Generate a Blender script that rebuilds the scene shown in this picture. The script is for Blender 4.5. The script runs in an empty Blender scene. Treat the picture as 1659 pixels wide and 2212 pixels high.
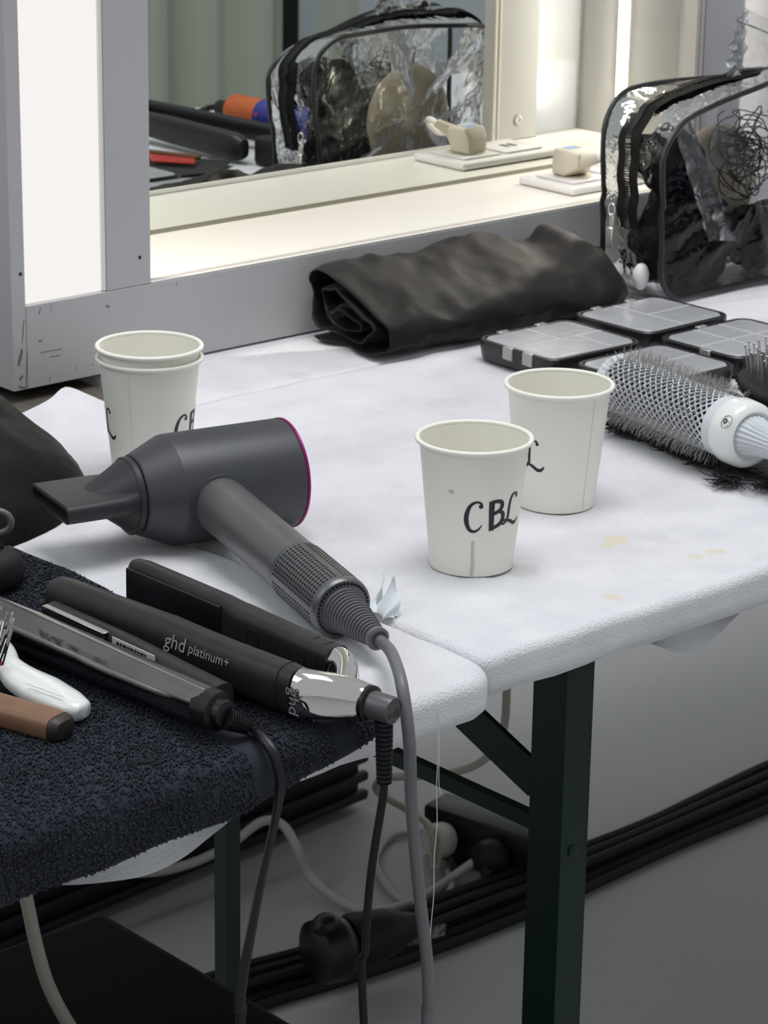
import bpy, bmesh, math, random
import numpy as np
from mathutils import Matrix, Vector
random.seed(7); RNG = np.random.default_rng(7)
SC = bpy.context.scene
COL = SC.collection
TZ = 0.77            # height of the table top above the floor; modelling coordinates have z = 0 on the table top

# ------------------------------------------------------------------ camera
W_, H_, F_ = 1659, 2212, 5880.8
PITCH, ROLL, YAW, CH = math.radians(18.2989), math.radians(0.93107), math.radians(42.0107), 0.6208
FW = np.array([math.sin(YAW)*math.cos(PITCH), math.cos(YAW)*math.cos(PITCH), -math.sin(PITCH)])
_r = np.array([math.cos(YAW), -math.sin(YAW), 0.0]); _u = np.cross(_r, FW)
RT = math.cos(ROLL)*_r + math.sin(ROLL)*_u
UP = -math.sin(ROLL)*_r + math.cos(ROLL)*_u
CAMP = np.array([0, 0, CH])
cam = bpy.data.cameras.new('camera'); camo = bpy.data.objects.new('camera', cam); COL.objects.link(camo)
camo.matrix_world = Matrix(((RT[0], UP[0], -FW[0], 0), (RT[1], UP[1], -FW[1], 0), (RT[2], UP[2], -FW[2], CH+TZ), (0, 0, 0, 1)))
cam.sensor_fit = 'VERTICAL'; cam.sensor_height = 36.0; cam.lens = 36.0*F_/H_
cam.clip_start = .05; cam.clip_end = 60
cam.dof.use_dof = True; cam.dof.focus_distance = 1.72; cam.dof.aperture_fstop = 30
SC.camera = camo
# ------------------------------------------------------------------ world, lights, exposure
SC.view_settings.view_transform = 'Standard'; SC.view_settings.look = 'None'
SC.view_settings.gamma = 1; SC.view_settings.use_curve_mapping = False
SC.view_settings.exposure = 0.0
w = bpy.data.worlds.new('hall_light'); SC.world = w; w.use_nodes = True
bg = w.node_tree.nodes['Background']; bg.inputs[0].default_value = (.92, .96, 1.0, 1); bg.inputs[1].default_value = .45
def area(name, loc, target, sx, sy, power, color):
    l = bpy.data.lights.new(name, 'AREA'); l.shape = 'RECTANGLE'; l.size = sx; l.size_y = sy; l.energy = power; l.color = color
    o = bpy.data.objects.new(name, l); COL.objects.link(o); o.location = (loc[0], loc[1], loc[2]+TZ)
    d = Vector(target) - Vector(loc); o.rotation_euler = d.to_track_quat('-Z', 'Y').to_euler()
    return o
area('skylight_overhead', (1.40, 1.10, 3.0), (1.5, 1.3, 0), 1.8, 1.8, 68, (.97, .965, 1.0))
area('skylight_hall', (-1.6, 2.2, 2.6), (1.1, 1.5, 0), 1.8, 1.8, 22, (.86, .93, 1.0))
SC.cycles.max_bounces = 10; SC.cycles.transparent_max_bounces = 24; SC.cycles.transmission_bounces = 8
SC.cycles.glossy_bounces = 6; SC.cycles.caustics_reflective = False; SC.cycles.caustics_refractive = False
SC.cycles.sample_clamp_indirect = 6

# ------------------------------------------------------------------ pixel -> place on a known plane
def ray(x, y): return FW + RT*(x-W_/2)/F_ - UP*(y-H_/2)/F_
def at(x, y, z=0.0):
    d = ray(x, y); return CAMP + d*(z-CH)/d[2]
def atY(x, y, Y):
    d = ray(x, y); return CAMP + d*Y/d[1]
def atX(x, y, X):
    d = ray(x, y); return CAMP + d*X/d[0]
FLZ = -TZ

# ------------------------------------------------------------------ materials
MATS = {}
def nodes_of(m): return m.node_tree.nodes, m.node_tree.links
def mat(name, col, rough=.5, metal=0.0, spec=.5, bump=None, var=None, sheen=0, coat=0, emit=None, alpha=None):
    """bump=(scale, strength, distance[, detail]) ; var=(scale, amount, second colour)"""
    if name in MATS: return MATS[name]
    m = bpy.data.materials.new(name); m.use_nodes = True; N, L = nodes_of(m)
    b = N['Principled BSDF']; b.inputs['Base Color'].default_value = (*col, 1); b.inputs['Roughness'].default_value = rough
    b.inputs['Metallic'].default_value = metal; b.inputs['Specular IOR Level'].default_value = spec
    if sheen: b.inputs['Sheen Weight'].default_value = sheen; b.inputs['Sheen Roughness'].default_value = .5
    if coat: b.inputs['Coat Weight'].default_value = coat; b.inputs['Coat Roughness'].default_value = .08
    if alpha is not None: b.inputs['Alpha'].default_value = alpha
    tc = N.new('ShaderNodeTexCoord')
    if var:
        n = N.new('ShaderNodeTexNoise'); n.inputs['Scale'].default_value = var[0]; n.inputs['Detail'].default_value = 5
        L.new(tc.outputs['Object'], n.inputs['Vector'])
        r = N.new('ShaderNodeValToRGB'); r.color_ramp.elements[0].position = .5-var[1]/2; r.color_ramp.elements[1].position = .5+var[1]/2
        r.color_ramp.elements[0].color = (*col, 1); r.color_ramp.elements[1].color = (*var[2], 1)
        L.new(n.outputs['Fac'], r.inputs[0]); L.new(r.outputs[0], b.inputs['Base Color'])
    if bump:
        n = N.new('ShaderNodeTexNoise'); n.inputs['Scale'].default_value = bump[0]; n.inputs['Detail'].default_value = bump[3] if len(bump) > 3 else 4
        L.new(tc.outputs['Object'], n.inputs['Vector'])
        bp = N.new('ShaderNodeBump'); bp.inputs['Strength'].default_value = bump[1]; bp.inputs['Distance'].default_value = bump[2]
        L.new(n.outputs['Fac'], bp.inputs['Height']); L.new(bp.outputs[0], b.inputs['Normal'])
    if emit:
        b.inputs['Emission Color'].default_value = (*emit[0], 1); b.inputs['Emission Strength'].default_value = emit[1]
    MATS[name] = m; return m

def clear_film(name, tint=(.96, .97, .98), gloss=.10, bump=(60, .5, .004), rough=.06, haze=0.0, hazecol=(.8, .8, .8)):
    if name in MATS: return MATS[name]
    m = bpy.data.materials.new(name); m.use_nodes = True; N, L = nodes_of(m)
    for n in list(N):
        if n.type != 'OUTPUT_MATERIAL': N.remove(n)
    out = [n for n in N if n.type == 'OUTPUT_MATERIAL'][0]
    tr = N.new('ShaderNodeBsdfTransparent'); tr.inputs[0].default_value = (*tint, 1)
    gl = N.new('ShaderNodeBsdfGlossy'); gl.inputs['Roughness'].default_value = rough
    tc = N.new('ShaderNodeTexCoord'); ns = N.new('ShaderNodeTexNoise'); ns.inputs['Scale'].default_value = bump[0]; ns.inputs['Detail'].default_value = 3
    ns.inputs['Distortion'].default_value = .6
    bp = N.new('ShaderNodeBump'); bp.inputs['Strength'].default_value = bump[1]; bp.inputs['Distance'].default_value = bump[2]
    L.new(tc.outputs['Object'], ns.inputs['Vector']); L.new(ns.outputs['Fac'], bp.inputs['Height']); L.new(bp.outputs[0], gl.inputs['Normal'])
    fr = N.new('ShaderNodeFresnel'); fr.inputs[0].default_value = 1.36; L.new(bp.outputs[0], fr.inputs['Normal'])
    ad = N.new('ShaderNodeMath'); ad.operation = 'ADD'; ad.inputs[1].default_value = gloss; L.new(fr.outputs[0], ad.inputs[0]); ad.use_clamp = True
    mx = N.new('ShaderNodeMixShader'); L.new(ad.outputs[0], mx.inputs[0]); L.new(gl.outputs[0], mx.inputs[2])
    if haze > 0:
        df = N.new('ShaderNodeBsdfDiffuse'); df.inputs[0].default_value = (*hazecol, 1)
        m2 = N.new('ShaderNodeMixShader'); m2.inputs[0].default_value = haze; L.new(tr.outputs[0], m2.inputs[1]); L.new(df.outputs[0], m2.inputs[2]); L.new(m2.outputs[0], mx.inputs[1])
    else: L.new(tr.outputs[0], mx.inputs[1])
    L.new(mx.outputs[0], out.inputs[0]); MATS[name] = m; return m

def emission(name, col, strength):
    if name in MATS: return MATS[name]
    m = bpy.data.materials.new(name); m.use_nodes = True; N, L = nodes_of(m)
    for n in list(N):
        if n.type != 'OUTPUT_MATERIAL': N.remove(n)
    out = [n for n in N if n.type == 'OUTPUT_MATERIAL'][0]
    e = N.new('ShaderNodeEmission'); e.inputs[0].default_value = (*col, 1); e.inputs[1].default_value = strength
    L.new(e.outputs[0], out.inputs[0]); MATS[name] = m; return m

PLAS = dict(
 black=mat('black_plastic', (.008, .008, .009), .36, spec=.4),
 blackmat=mat('matt_black_plastic', (.012, .012, .013), .55, spec=.28, bump=(400, .1, .0005)),
 rubber=mat('black_rubber', (.008, .008, .009), .6, spec=.3),
 greyrub=mat('grey_rubber', (.085, .087, .092), .5),
 white=mat('white_plastic', (.80, .80, .77), .3),
 beige=mat('beige_plastic', (.60, .56, .47), .4),
 chrome=mat('chrome', (.75, .73, .71), .06, 1.0),
 steel=mat('steel', (.55, .54, .52), .3, 1.0),
 alu=mat('aluminium', (.58, .56, .52), .45, .35),
)

# ------------------------------------------------------------------ mesh kit: everything is (verts Nx3, faces list)
def A(*p): return np.array(p, float)
def unit(v): v = np.asarray(v, float); return v/np.linalg.norm(v)
def join(parts):
    vs, fs, k = [], [], 0
    for v, f in parts:
        vs.append(np.asarray(v, float)); fs += [tuple(i+k for i in q) for q in f]; k += len(v)
    return np.concatenate(vs), fs
def frame(o, x, zh=(0, 0, 1)):
    x = unit(x); z = np.asarray(zh, float); z = unit(z - x*(z@x)); y = np.cross(z, x)
    M = np.eye(4); M[:3, 0] = x; M[:3, 1] = y; M[:3, 2] = z; M[:3, 3] = o; return M
def xf(vf, M):
    v = np.asarray(vf[0], float); return v@M[:3, :3].T + M[:3, 3], vf[1]
def mv(vf, d): return np.asarray(vf[0], float)+np.asarray(d, float), vf[1]
def box(x0, x1, y0, y1, z0, z1, bev=0.0, seg=2):
    bm = bmesh.new(); bmesh.ops.create_cube(bm, size=1)
    for v in bm.verts: v.co = Vector((x0+(v.co.x+.5)*(x1-x0), y0+(v.co.y+.5)*(y1-y0), z0+(v.co.z+.5)*(z1-z0)))
    if bev > 0: bmesh.ops.bevel(bm, geom=list(bm.edges), offset=bev, segments=seg, profile=.5, affect='EDGES')
    bm.verts.index_update()
    r = (np.array([v.co[:] for v in bm.verts]), [tuple(v.index for v in f.verts) for f in bm.faces]); bm.free(); return r
def loft(secs, cap=(True, True), ring=True):
    n = len(secs[0]); v = np.concatenate(secs); f = []
    m = n if ring else n-1
    for i in range(len(secs)-1):
        for j in range(m):
            a = i*n+j; b = i*n+(j+1) % n; f.append((a, b, b+n, a+n))
    if ring and cap[0]: f.append(tuple(range(n-1, -1, -1)))
    if ring and cap[1]: f.append(tuple((len(secs)-1)*n+j for j in range(n)))
    return v, f
def lathe(prof, seg=32, flute=None):
    secs = []
    for k, (r, z) in enumerate(prof):
        t = np.linspace(0, 2*np.pi, seg, endpoint=False); rr = np.full(seg, r)
        if flute: rr = r*(1+flute[1]*np.cos(flute[0]*t)*flute[2][k])
        secs.append(np.stack([rr*np.cos(t), rr*np.sin(t), np.full(seg, z)], 1))
    return loft(secs, (prof[0][0] > 1e-6, prof[-1][0] > 1e-6))
def spline(pts, n=8):
    P = np.asarray(pts, float); P = np.vstack([2*P[0]-P[1], P, 2*P[-1]-P[-2]]); out = []
    for i in range(1, len(P)-2):
        for t in np.linspace(0, 1, n, endpoint=False):
            a, b, c, d = P[i-1], P[i], P[i+1], P[i+2]
            out.append(.5*((2*b)+(-a+c)*t+(2*a-5*b+4*c-d)*t*t+(-a+3*b-3*c+d)*t**3))
    out.append(P[-2]); return np.array(out)
def tube(path, r, seg=8, cap=True, flat=1.0, twist=0.0):
    P = np.asarray(path, float); n = len(P); rs = np.full(n, r) if np.isscalar(r) else np.interp(np.linspace(0, 1, n), np.linspace(0, 1, len(r)), r)
    T = np.gradient(P, axis=0); T /= np.linalg.norm(T, axis=1)[:, None]+1e-12
    h = A(0, 0, 1) if abs(T[0][2]) < .9 else A(1, 0, 0); u = unit(np.cross(T[0], h)); secs = []
    for i in range(n):
        u = unit(u - T[i]*(u@T[i])); v = np.cross(T[i], u); t = np.linspace(0, 2*np.pi, seg, endpoint=False)
        c, s = np.cos(t)*rs[i], np.sin(t)*rs[i]*flat; a = twist*i
        secs.append(P[i]+np.outer(c*math.cos(a)-s*math.sin(a), u)+np.outer(c*math.sin(a)+s*math.cos(a), v))
    return loft(secs, (cap, cap))
def cyl(p0, p1, r0, r1=None, seg=16): return tube([p0, p1], [r0, r0 if r1 is None else r1], seg)
def rrect(w, h, r, n=6):
    """rounded rectangle outline, centred, counter-clockwise"""
    pts = []
    for cx, cy, a0 in ((w/2-r, h/2-r, 0), (-w/2+r, h/2-r, 90), (-w/2+r, -h/2+r, 180), (w/2-r, -h/2+r, 270)):
        for k in range(n+1):
            a = math.radians(a0+90*k/n); pts.append((cx+r*math.cos(a), cy+r*math.sin(a)))
    return np.array(pts)
def superell(w, h, e=2.6, n=28):
    t = np.linspace(0, 2*np.pi, n, endpoint=False); c, s = np.cos(t), np.sin(t)
    return np.stack([w*np.sign(c)*np.abs(c)**(2/e), h*np.sign(s)*np.abs(s)**(2/e)], 1)
def grid(fn, nu, nv):
    v = np.array([fn(i/nu, j/nv) for i in range(nu+1) for j in range(nv+1)], float)
    f = [(i*(nv+1)+j, (i+1)*(nv+1)+j, (i+1)*(nv+1)+j+1, i*(nv+1)+j+1) for i in range(nu) for j in range(nv)]
    return v, f
def vnoise(p, s, seed=0):
    """smooth pseudo noise in -1..1 from sums of sines"""
    p = np.asarray(p, float)*s; x, y, z = p[..., 0], p[..., 1], p[..., 2]; k = seed*1.7
    return (np.sin(x*1.0+y*1.7+z*.6+k)+np.sin(x*-1.3+y*.8+z*1.9+2.1+k)+np.sin(x*2.1-y*1.1+z*1.3+4.2*k+1)+np.sin(x*.7+y*2.3-z*2.2+.5+k))/4
def blob(c, rx, ry, rz, amp=.25, s=40, seed=0, sub=4, flatz=None):
    bm = bmesh.new(); bmesh.ops.create_icosphere(bm, subdivisions=sub, radius=1)
    bm.verts.index_update(); v = np.array([q.co[:] for q in bm.verts]); f = [tuple(q.index for q in p.verts) for p in bm.faces]; bm.free()
    p = v*A(rx, ry, rz); d = vnoise(p, s, seed)+.6*vnoise(p, s*2.3, seed+3)
    ridg = 1-np.abs(vnoise(p, s*1.4, seed+7))
    p = p*(1+amp*d*.6+amp*.5*(ridg-.6))[:, None]+np.asarray(c)
    if flatz is not None: p[:, 2] = np.maximum(p[:, 2], flatz)
    return p, f
def text(s, size, bold=0.0):
    cu = bpy.data.curves.new('lettering', 'FONT'); cu.body = s; cu.size = size; cu.align_x = 'CENTER'; cu.align_y = 'CENTER'; cu.offset = bold; cu.resolution_u = 3
    o = bpy.data.objects.new('lettering', cu); COL.objects.link(o)
    dg = bpy.context.evaluated_depsgraph_get(); me = bpy.data.meshes.new_from_object(o.evaluated_get(dg))
    v = np.array([q.co[:] for q in me.vertices]); f = [tuple(p.vertices) for p in me.polygons]
    bpy.data.objects.remove(o); bpy.data.curves.remove(cu); bpy.data.meshes.remove(me)
    return v, f
def stroke(pts, wid, n=5):
    """flat ribbon in XY along a spline with varying width"""
    P = spline([(x, y, 0) for x, y in pts], n); ws = np.interp(np.linspace(0, 1, len(P)), np.linspace(0, 1, len(wid)), wid)/2
    T = np.gradient(P, axis=0); T /= np.linalg.norm(T, axis=1)[:, None]+1e-9; N = np.stack([-T[:, 1], T[:, 0], 0*T[:, 0]], 1)
    L_, R_ = P+N*ws[:, None], P-N*ws[:, None]; n_ = len(P)
    v = np.concatenate([L_, R_]); f = [(i, i+1, n_+i+1, n_+i) for i in range(n_-1)]
    return v, f
def disc(c, r, n=14):
    t = np.linspace(0, 2*np.pi, n, endpoint=False); return np.stack([c[0]+r*np.cos(t), c[1]+r*np.sin(t), 0*t], 1), [tuple(range(n))]

WM = {}
def mk(name, vf, m, parent=None, smooth=True, loc=None, label=None, cat=None, group=None, kind=None, local=False, angle=40):
    """one mesh object. vf is in modelling coordinates (or in the parent's own frame when local=True)"""
    v, f = vf; v = np.asarray(v, float)
    me = bpy.data.meshes.new(name)
    if parent is None:
        if loc is None: loc = A((v[:, 0].min()+v[:, 0].max())/2, (v[:, 1].min()+v[:, 1].max())/2, v[:, 2].min())
        v = v-loc
    elif not local:
        Mi = np.linalg.inv(WM[parent.name]); v = v@Mi[:3, :3].T+Mi[:3, 3]
    me.from_pydata(v.tolist(), [], [tuple(int(i) for i in q) for q in f]); me.validate(); me.update()
    me.materials.append(m)
    if smooth: me.shade_smooth(); me.set_sharp_from_angle(angle=math.radians(angle))
    o = bpy.data.objects.new(name, me); COL.objects.link(o)
    if parent is None:
        o.location = (loc[0], loc[1], loc[2]+TZ); M = np.eye(4); M[:3, 3] = loc; WM[o.name] = M
    else:
        o.parent = parent; WM[o.name] = WM[parent.name]
    if label: o['label'] = label
    if cat: o['category'] = cat
    if group: o['group'] = group
    if kind: o['kind'] = kind
    return o
def thing(name, label, cat, loc, M=None, group=None):
    o = bpy.data.objects.new(name, None); COL.objects.link(o); o.empty_display_size = .03
    Q = np.eye(4) if M is None else M.copy(); Q[:3, 3] = loc; WM[o.name] = Q
    B = Matrix([list(r) for r in Q]); B[2][3] += TZ; o.matrix_world = B
    o['label'] = label; o['category'] = cat
    if group: o['group'] = group
    return o

# ================================================================== SETTING
floor_m = mat('grey_floor_vinyl', (.46, .458, .45), .55, bump=(3, .05, .01), var=(2.2, .9, (.41, .408, .40)))
mk('floor', box(-3, 8, -4, 7, FLZ-.05, FLZ), floor_m, smooth=False, kind='structure')
mk('wall_back', box(2.5, 8, -2.62, -2.55, FLZ, 2.2), mat('pale_wall', (.72, .77, .82), .8), smooth=False, kind='structure')
cur_m = mat('grey_green_drape', (.50, .53, .45), .85, sheen=.3, bump=(500, .1, .0005))
def curtain(x0, x1, y, seed):
    n = int((x1-x0)/.012)
    def fn(u, v):
        x = x0+(x1-x0)*u
        return (x, y+.035*math.sin(x*34+seed)+.02*math.sin(x*17.3+2*seed)+.008*math.sin(x*71), FLZ+.01+(2.1-FLZ)*v)
    return grid(fn, n, 6)
for k, (x0, x1, lb) in enumerate(((4.0, 4.97, 'wide grey-green drape, seen in the mirror behind the orange dryer handle'), (5.10, 5.27, 'narrow grey-green drape beside a dark gap, seen in the mirror'))):
    c = thing('curtain', lb, 'curtain', A((x0+x1)/2, -2, FLZ))
    mk('drape', curtain(x0, x1, -2.0, k*1.3), cur_m, c)
    mk('curtain_rail', tube([(x0-.05, -2, 2.12), (x1+.05, -2, 2.12)], .012), PLAS['steel'], c)
mk('gap_shade_panel', box(4.95, 5.14, -2.2, -2.16, FLZ, 2.0, .004), mat('gap_shade_panel', (.02, .022, .022), .6), label='added black panel painting the shade in the gap between the drapes, mirror view', cat='shade_panel')  # near-black panel added to paint the darkness of the gap

# ------------------------------------------------------------------ lit make-up mirror unit
FY, DM, X0, X1, ZB, HT = 1.8214, .1533, 1.2254, 2.209, .0725, .86
paint = mat('worn_grey_white_paint', (.485, .48, .485), .5, bump=(90, .12, .001), var=(7, .5, (.45, .445, .45)))
cream = mat('cream_laminate', (.84, .815, .75), .3)
unit_ = thing('makeup_mirror', 'grey-white make-up mirror cabinet with glowing side panel, standing at the back of the table', 'mirror', A(X0, FY, 0))
U = unit_
def ub(name, b, m, bev=.0006, parent=None, label=None): return mk(name, box(*b, bev, 1), m, parent or U, smooth=False, label=label)
ub('bottom_board', (X0+.0142, X1-.0142, FY, FY+.016, .0015, ZB), paint)
for xa in (X0, X1-.014): ub('side_panel', (xa, xa+.014, FY, FY+DM+.02, 0.0015, HT), paint)
SX = ((1.3223, 1.3685), (2.063, 2.119)); PX = ((1.2396, 1.3188), (2.1222, 2.195))
for a, b in SX: ub('stile', (a, b, FY, FY+.016, ZB+.0003, HT-.016), paint)
diff_m = emission('backlit_diffuser', (1.0, .965, .945), .93)
ub('light_diffuser', (*PX[0], FY+.004, FY+.007, ZB+.0005, HT-.016), diff_m, .0002, label='glowing white light panel')
ub('light_diffuser', (*PX[1], FY+.004, FY+.006, ZB+.0005, HT-.016), clear_film('hazy_acrylic', (.93, .93, .95), .02, (5, .02, .001), .3, .16, (.75, .75, .78)), 0, label='hazy clear light panel')
for a in (1.3188, 2.119): ub('panel_bead', (a, a+.0034, FY+.001, FY+.012, ZB+.0005, HT-.016), cream)
ub('shelf', (X0+.0145, X1-.0145, FY+.0165, FY+DM-.0005, ZB-.016, ZB), cream)
ub('edge_profile', (1.369, 2.0625, FY+.0035, FY+.0135, ZB+.0002, ZB+.0012), PLAS['alu'])
ub('edge_strip', (1.369, 2.0625, FY+.0002, FY+.0030, ZB+.0002, ZB+.0018), cream)
for a in (2.050, 2.0565): ub('aluminium_trim', (a, a+.0055, FY+.001, FY+.018, ZB+.002, HT-.016), PLAS['alu'])
ub('back_board', (X0+.0145, X1-.0145, FY+DM+.006, FY+DM+.018, .0015, HT), mat('olive_board', (.22, .215, .15), .7))
ub('gap_strip', (X0+.0145, X1-.0145, FY+DM+.0002, FY+DM+.005, ZB-.010, ZB+.0038), MATS['olive_board'])
ub('top_board', (X0+.0145, X1-.0145, FY, FY+DM, HT-.0155, HT), paint)
gm = mat('mirror_silver', (.80, .83, .79), .0, 1.0)
ub('mirror_glass', (X0+.0145, X1-.0145, FY+DM, FY+DM+.005, ZB+.004, HT-.016), gm, 0, label='mirror glass')
led_m = emission('led_chip', (1.0, .93, .81), 1050.0)
for sgn, xe in ((1, X0+.014), (-1, X1-.014)):
    st = mk('led_strip', box(min(xe, xe+sgn*.0012), max(xe, xe+sgn*.0012), FY+.0635, FY+.0785, ZB+.012, HT-.03), emission('led_tape', (1.0, .92, .80), 9.0), U, smooth=False)
    z = ZB+.03
    while z < HT-.05:
        xa = xe+sgn*.0012; mk('led_chip', box(min(xa, xa+sgn*.0016), max(xa, xa+sgn*.0016), FY+.0685, FY+.0735, z, z+.005), led_m, st, smooth=False); z += .0333
for px in (2.0905,):
    mk('screw', xf(lathe([(.0015, 0), (.0055, 0), (.0055, .0012), (.003, .0016), (.0028, .0008), (.0001, .0008)], 18), frame(A(px, FY+.016, ZB+.022), A(1, 0, 0), A(0, 1, 0))), PLAS['steel'], U)
for q in ((302, 556), (44, 592)):
    p = atY(*q, FY); mk('screw', xf(lathe([(.0001, .0002), (.0016, .0002), (.0016, 0)], 10), frame(p, A(1, 0, 0), A(0, -1, 0))), PLAS['black'], U)
# scuffs and chipped corner on the paint
sc_m = mat('scuff', (.16, .155, .15), .7)
for q0, q1, wd in (((88, 762), (134, 753), .0004), ((106, 772), (131, 767), .0004), ((83, 737), (92, 736), .0007), ((229, 661), (237, 663), .0012), ((84, 680), (88, 664), .0005), ((110, 674), (111, 656), .0003), ((382, 616), (382, 608), .0004), ((41, 790), (47, 755), .0016), ((57, 838), (58, 760), .0006), ((42, 820), (50, 812), .0012), ((165, 800), (165, 792), .0005), ((107, 825), (108, 812), .0004), ((200, 790), (201, 786), .0006), ((48, 740), (52, 690), .0006), ((40, 836), (56, 838), .0010)):
    a, b = atY(*q0, FY-.0002), atY(*q1, FY-.0002); d = unit(b-a); n = np.cross(d, A(0, 1, 0))*wd
    j = RNG.uniform(.3, 1.2, 6); P = [a+(b-a)*t for t in np.linspace(0, 1, 6)]
    v = np.array([p+n*s for p, s in zip(P, j)]+[p-n*s for p, s in zip(P, j[::-1])]); mk('scuff_mark', (v, [(i, i+1, 7+i, 6+i) for i in range(5)]), sc_m, U, smooth=False)
# sockets
sp = mk('socket_plate', box(1.917, 2.058, 1.856, 1.935, ZB+.0003, ZB+.0085, .004, 3), mat('socket_white', (.82, .80, .79), .22), U)
for cx in (1.957, 2.018):
    mk('socket_insert', box(cx-.027, cx+.027, 1.8955-.027, 1.8955+.027, ZB+.0086, ZB+.0105, .0015, 2), MATS['socket_white'], sp)
mk('socket_well', xf(lathe([(.0001, 0), (.0195, 0), (.0195, .0006)], 28), frame(A(1.957, 1.8955, ZB+.0107), A(1, 0, 0))), PLAS['beige'], sp)
for dx in (-.006, .004): mk('usb_slot', box(2.018+dx, 2.018+dx+.005, 1.889, 1.902, ZB+.0106, ZB+.0109), PLAS['black'], sp, smooth=False)
# plug pushed into the socket
pl = thing('power_plug', 'beige angled power plug pushed into the white socket on the mirror shelf', 'plug', A(1.957, 1.8955, ZB+.0114), frame(A(0, 0, 0), A(-.12, -.99, 0)))
secs = []
for x, zl, zh, hw in ((-.0165, .0, .013, .012), (-.016, 0, .019, .0145), (-.011, 0, .0270, .0170), (.003, 0, .0270, .0170), (.009, .003, .0265, .0145), (.0155, .0085, .0250, .0100), (.018, .0105, .0240, .0088)):
    o = rrect(2*hw, zh-zl, min(hw, (zh-zl)/2)*.3, 3); secs.append(np.stack([np.full(len(o), x), o[:, 0], o[:, 1]+(zl+zh)/2], 1))
mk('plug_body', loft(secs), PLAS['beige'], pl, local=True)
mk('plug_mark', box(-.010, .001, -.008, .008, .0270, .0273), mat('blue_print', (.25, .35, .62), .5), pl, local=True, smooth=False)
pr = []
for k in range(14): pr.append((.0084-.00024*k-(.0018 if k % 2 else 0), .0019*k))
mk('strain_relief', xf(lathe([(.001, 0)]+pr+[(.001, .0258)], 16), frame(A(.0165, 0, .0172), A(0, 1, 0), A(1, 0, .30))), PLAS['beige'], pl, local=True)
mk('cable', tube(spline([(.040, 0, .0242), (.048, .001, .0264), (.057, .006, .0255), (.064, .014, .020), (.066, .024, .012), (.066, .036, .006), (.064, .07, .0035)]), .0033, 10), PLAS['white'], pl, local=True)

# ------------------------------------------------------------------ tables and cloths
def slab(x0, x1, y0, y1, zt, th, rp, re, wob=None, rings=14, npc=8, hem=0.0, sub=10):
    """cloth-wrapped board: concentric rounded rectangles, over the edge and under; wob(p)->dz"""
    def outline(ins):
        w, h = x1-x0-2*ins, y1-y0-2*ins; r = max(rp-ins, .002); o = rrect(w, h, r, npc); q = []
        for i in range(len(o)):
            a, b = o[i], o[(i+1) % len(o)]
            m = 60 if i % (npc+1) == npc else 1
            for t in range(m): q.append(a+(b-a)*t/m)
        return np.array(q)+A((x0+x1)/2, (y0+y1)/2)
    secs = []
    def add(ins, z):
        o = outline(ins); secs.append(np.stack([o[:, 0], o[:, 1], np.full(len(o), zt+z)], 1))
    add(.012, -th); add(.006, -th-.001); add(.001, -th+.004)
    for t in np.linspace(.15, 1, 4): add(0, -th+.004+(th-.004-re)*t)
    for a in np.linspace(15, 90, 7): add(re*(1-math.cos(math.radians(a))), -re+re*math.sin(math.radians(a)))
    m = min(x1-x0, y1-y0)/2-.004
    for t in np.linspace(0, 1, rings)[1:]: add(re+(m-re)*t**1.3, 0)
    v, f = loft(secs, (False, True))
    if wob is not None: v = v.copy(); v[:, 2] += wob(v)
    return v, f
def spots_cloth(name, spots):
    m = mat(name, (.80, .80, .825), .95, sheen=.4, bump=(700, .7, .0022, 8)); N, L = nodes_of(m); b = N['Principled BSDF']
    ge = N.new('ShaderNodeNewGeometry'); prev = None; n2 = N.new('ShaderNodeTexNoise'); n2.inputs['Scale'].default_value = 22; n2.inputs['Detail'].default_value = 6
    L.new(ge.outputs['Position'], n2.inputs['Vector'])
    rp = N.new('ShaderNodeValToRGB'); rp.color_ramp.elements[0].color = (.75, .75, .78, 1); rp.color_ramp.elements[1].color = (.83, .83, .85, 1); rp.color_ramp.elements[0].position = .35; rp.color_ramp.elements[1].position = .62
    L.new(n2.outputs['Fac'], rp.inputs[0]); colr = rp.outputs[0]
    for (x, y), r, col, amt in spots:
        vm = N.new('ShaderNodeVectorMath'); vm.operation = 'DISTANCE'; vm.inputs[1].default_value = (x, y, TZ); L.new(ge.outputs['Position'], vm.inputs[0])
        ad = N.new('ShaderNodeMath'); ad.operation = 'MULTIPLY_ADD'; ad.inputs[1].default_value = r*3.0; ad.inputs[2].default_value = -r*1.5; L.new(n2.outputs['Fac'], ad.inputs[0])
        sm = N.new('ShaderNodeMath'); sm.operation = 'ADD'; L.new(vm.outputs['Value'], sm.inputs[0]); L.new(ad.outputs[0], sm.inputs[1])
        mr = N.new('ShaderNodeMapRange'); mr.inputs[1].default_value = r*.5; mr.inputs[2].default_value = r; mr.inputs[3].default_value = amt; mr.inputs[4].default_value = 0; L.new(sm.outputs[0], mr.inputs[0])
        mx = N.new('ShaderNodeMix'); mx.data_type = 'RGBA'; L.new(mr.outputs[0], mx.inputs[0]); L.new(colr, mx.inputs[6]); mx.inputs[7].default_value = (*col, 1); colr = mx.outputs[2]
    L.new(colr, b.inputs['Base Color']); return m
yl = (.80, .70, .42); gy = (.62, .60, .56)  # yellow for stains, grey for spots that only darken the cloth
def sp(x, y): p = at(x, y); return (p[0], p[1])
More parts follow.
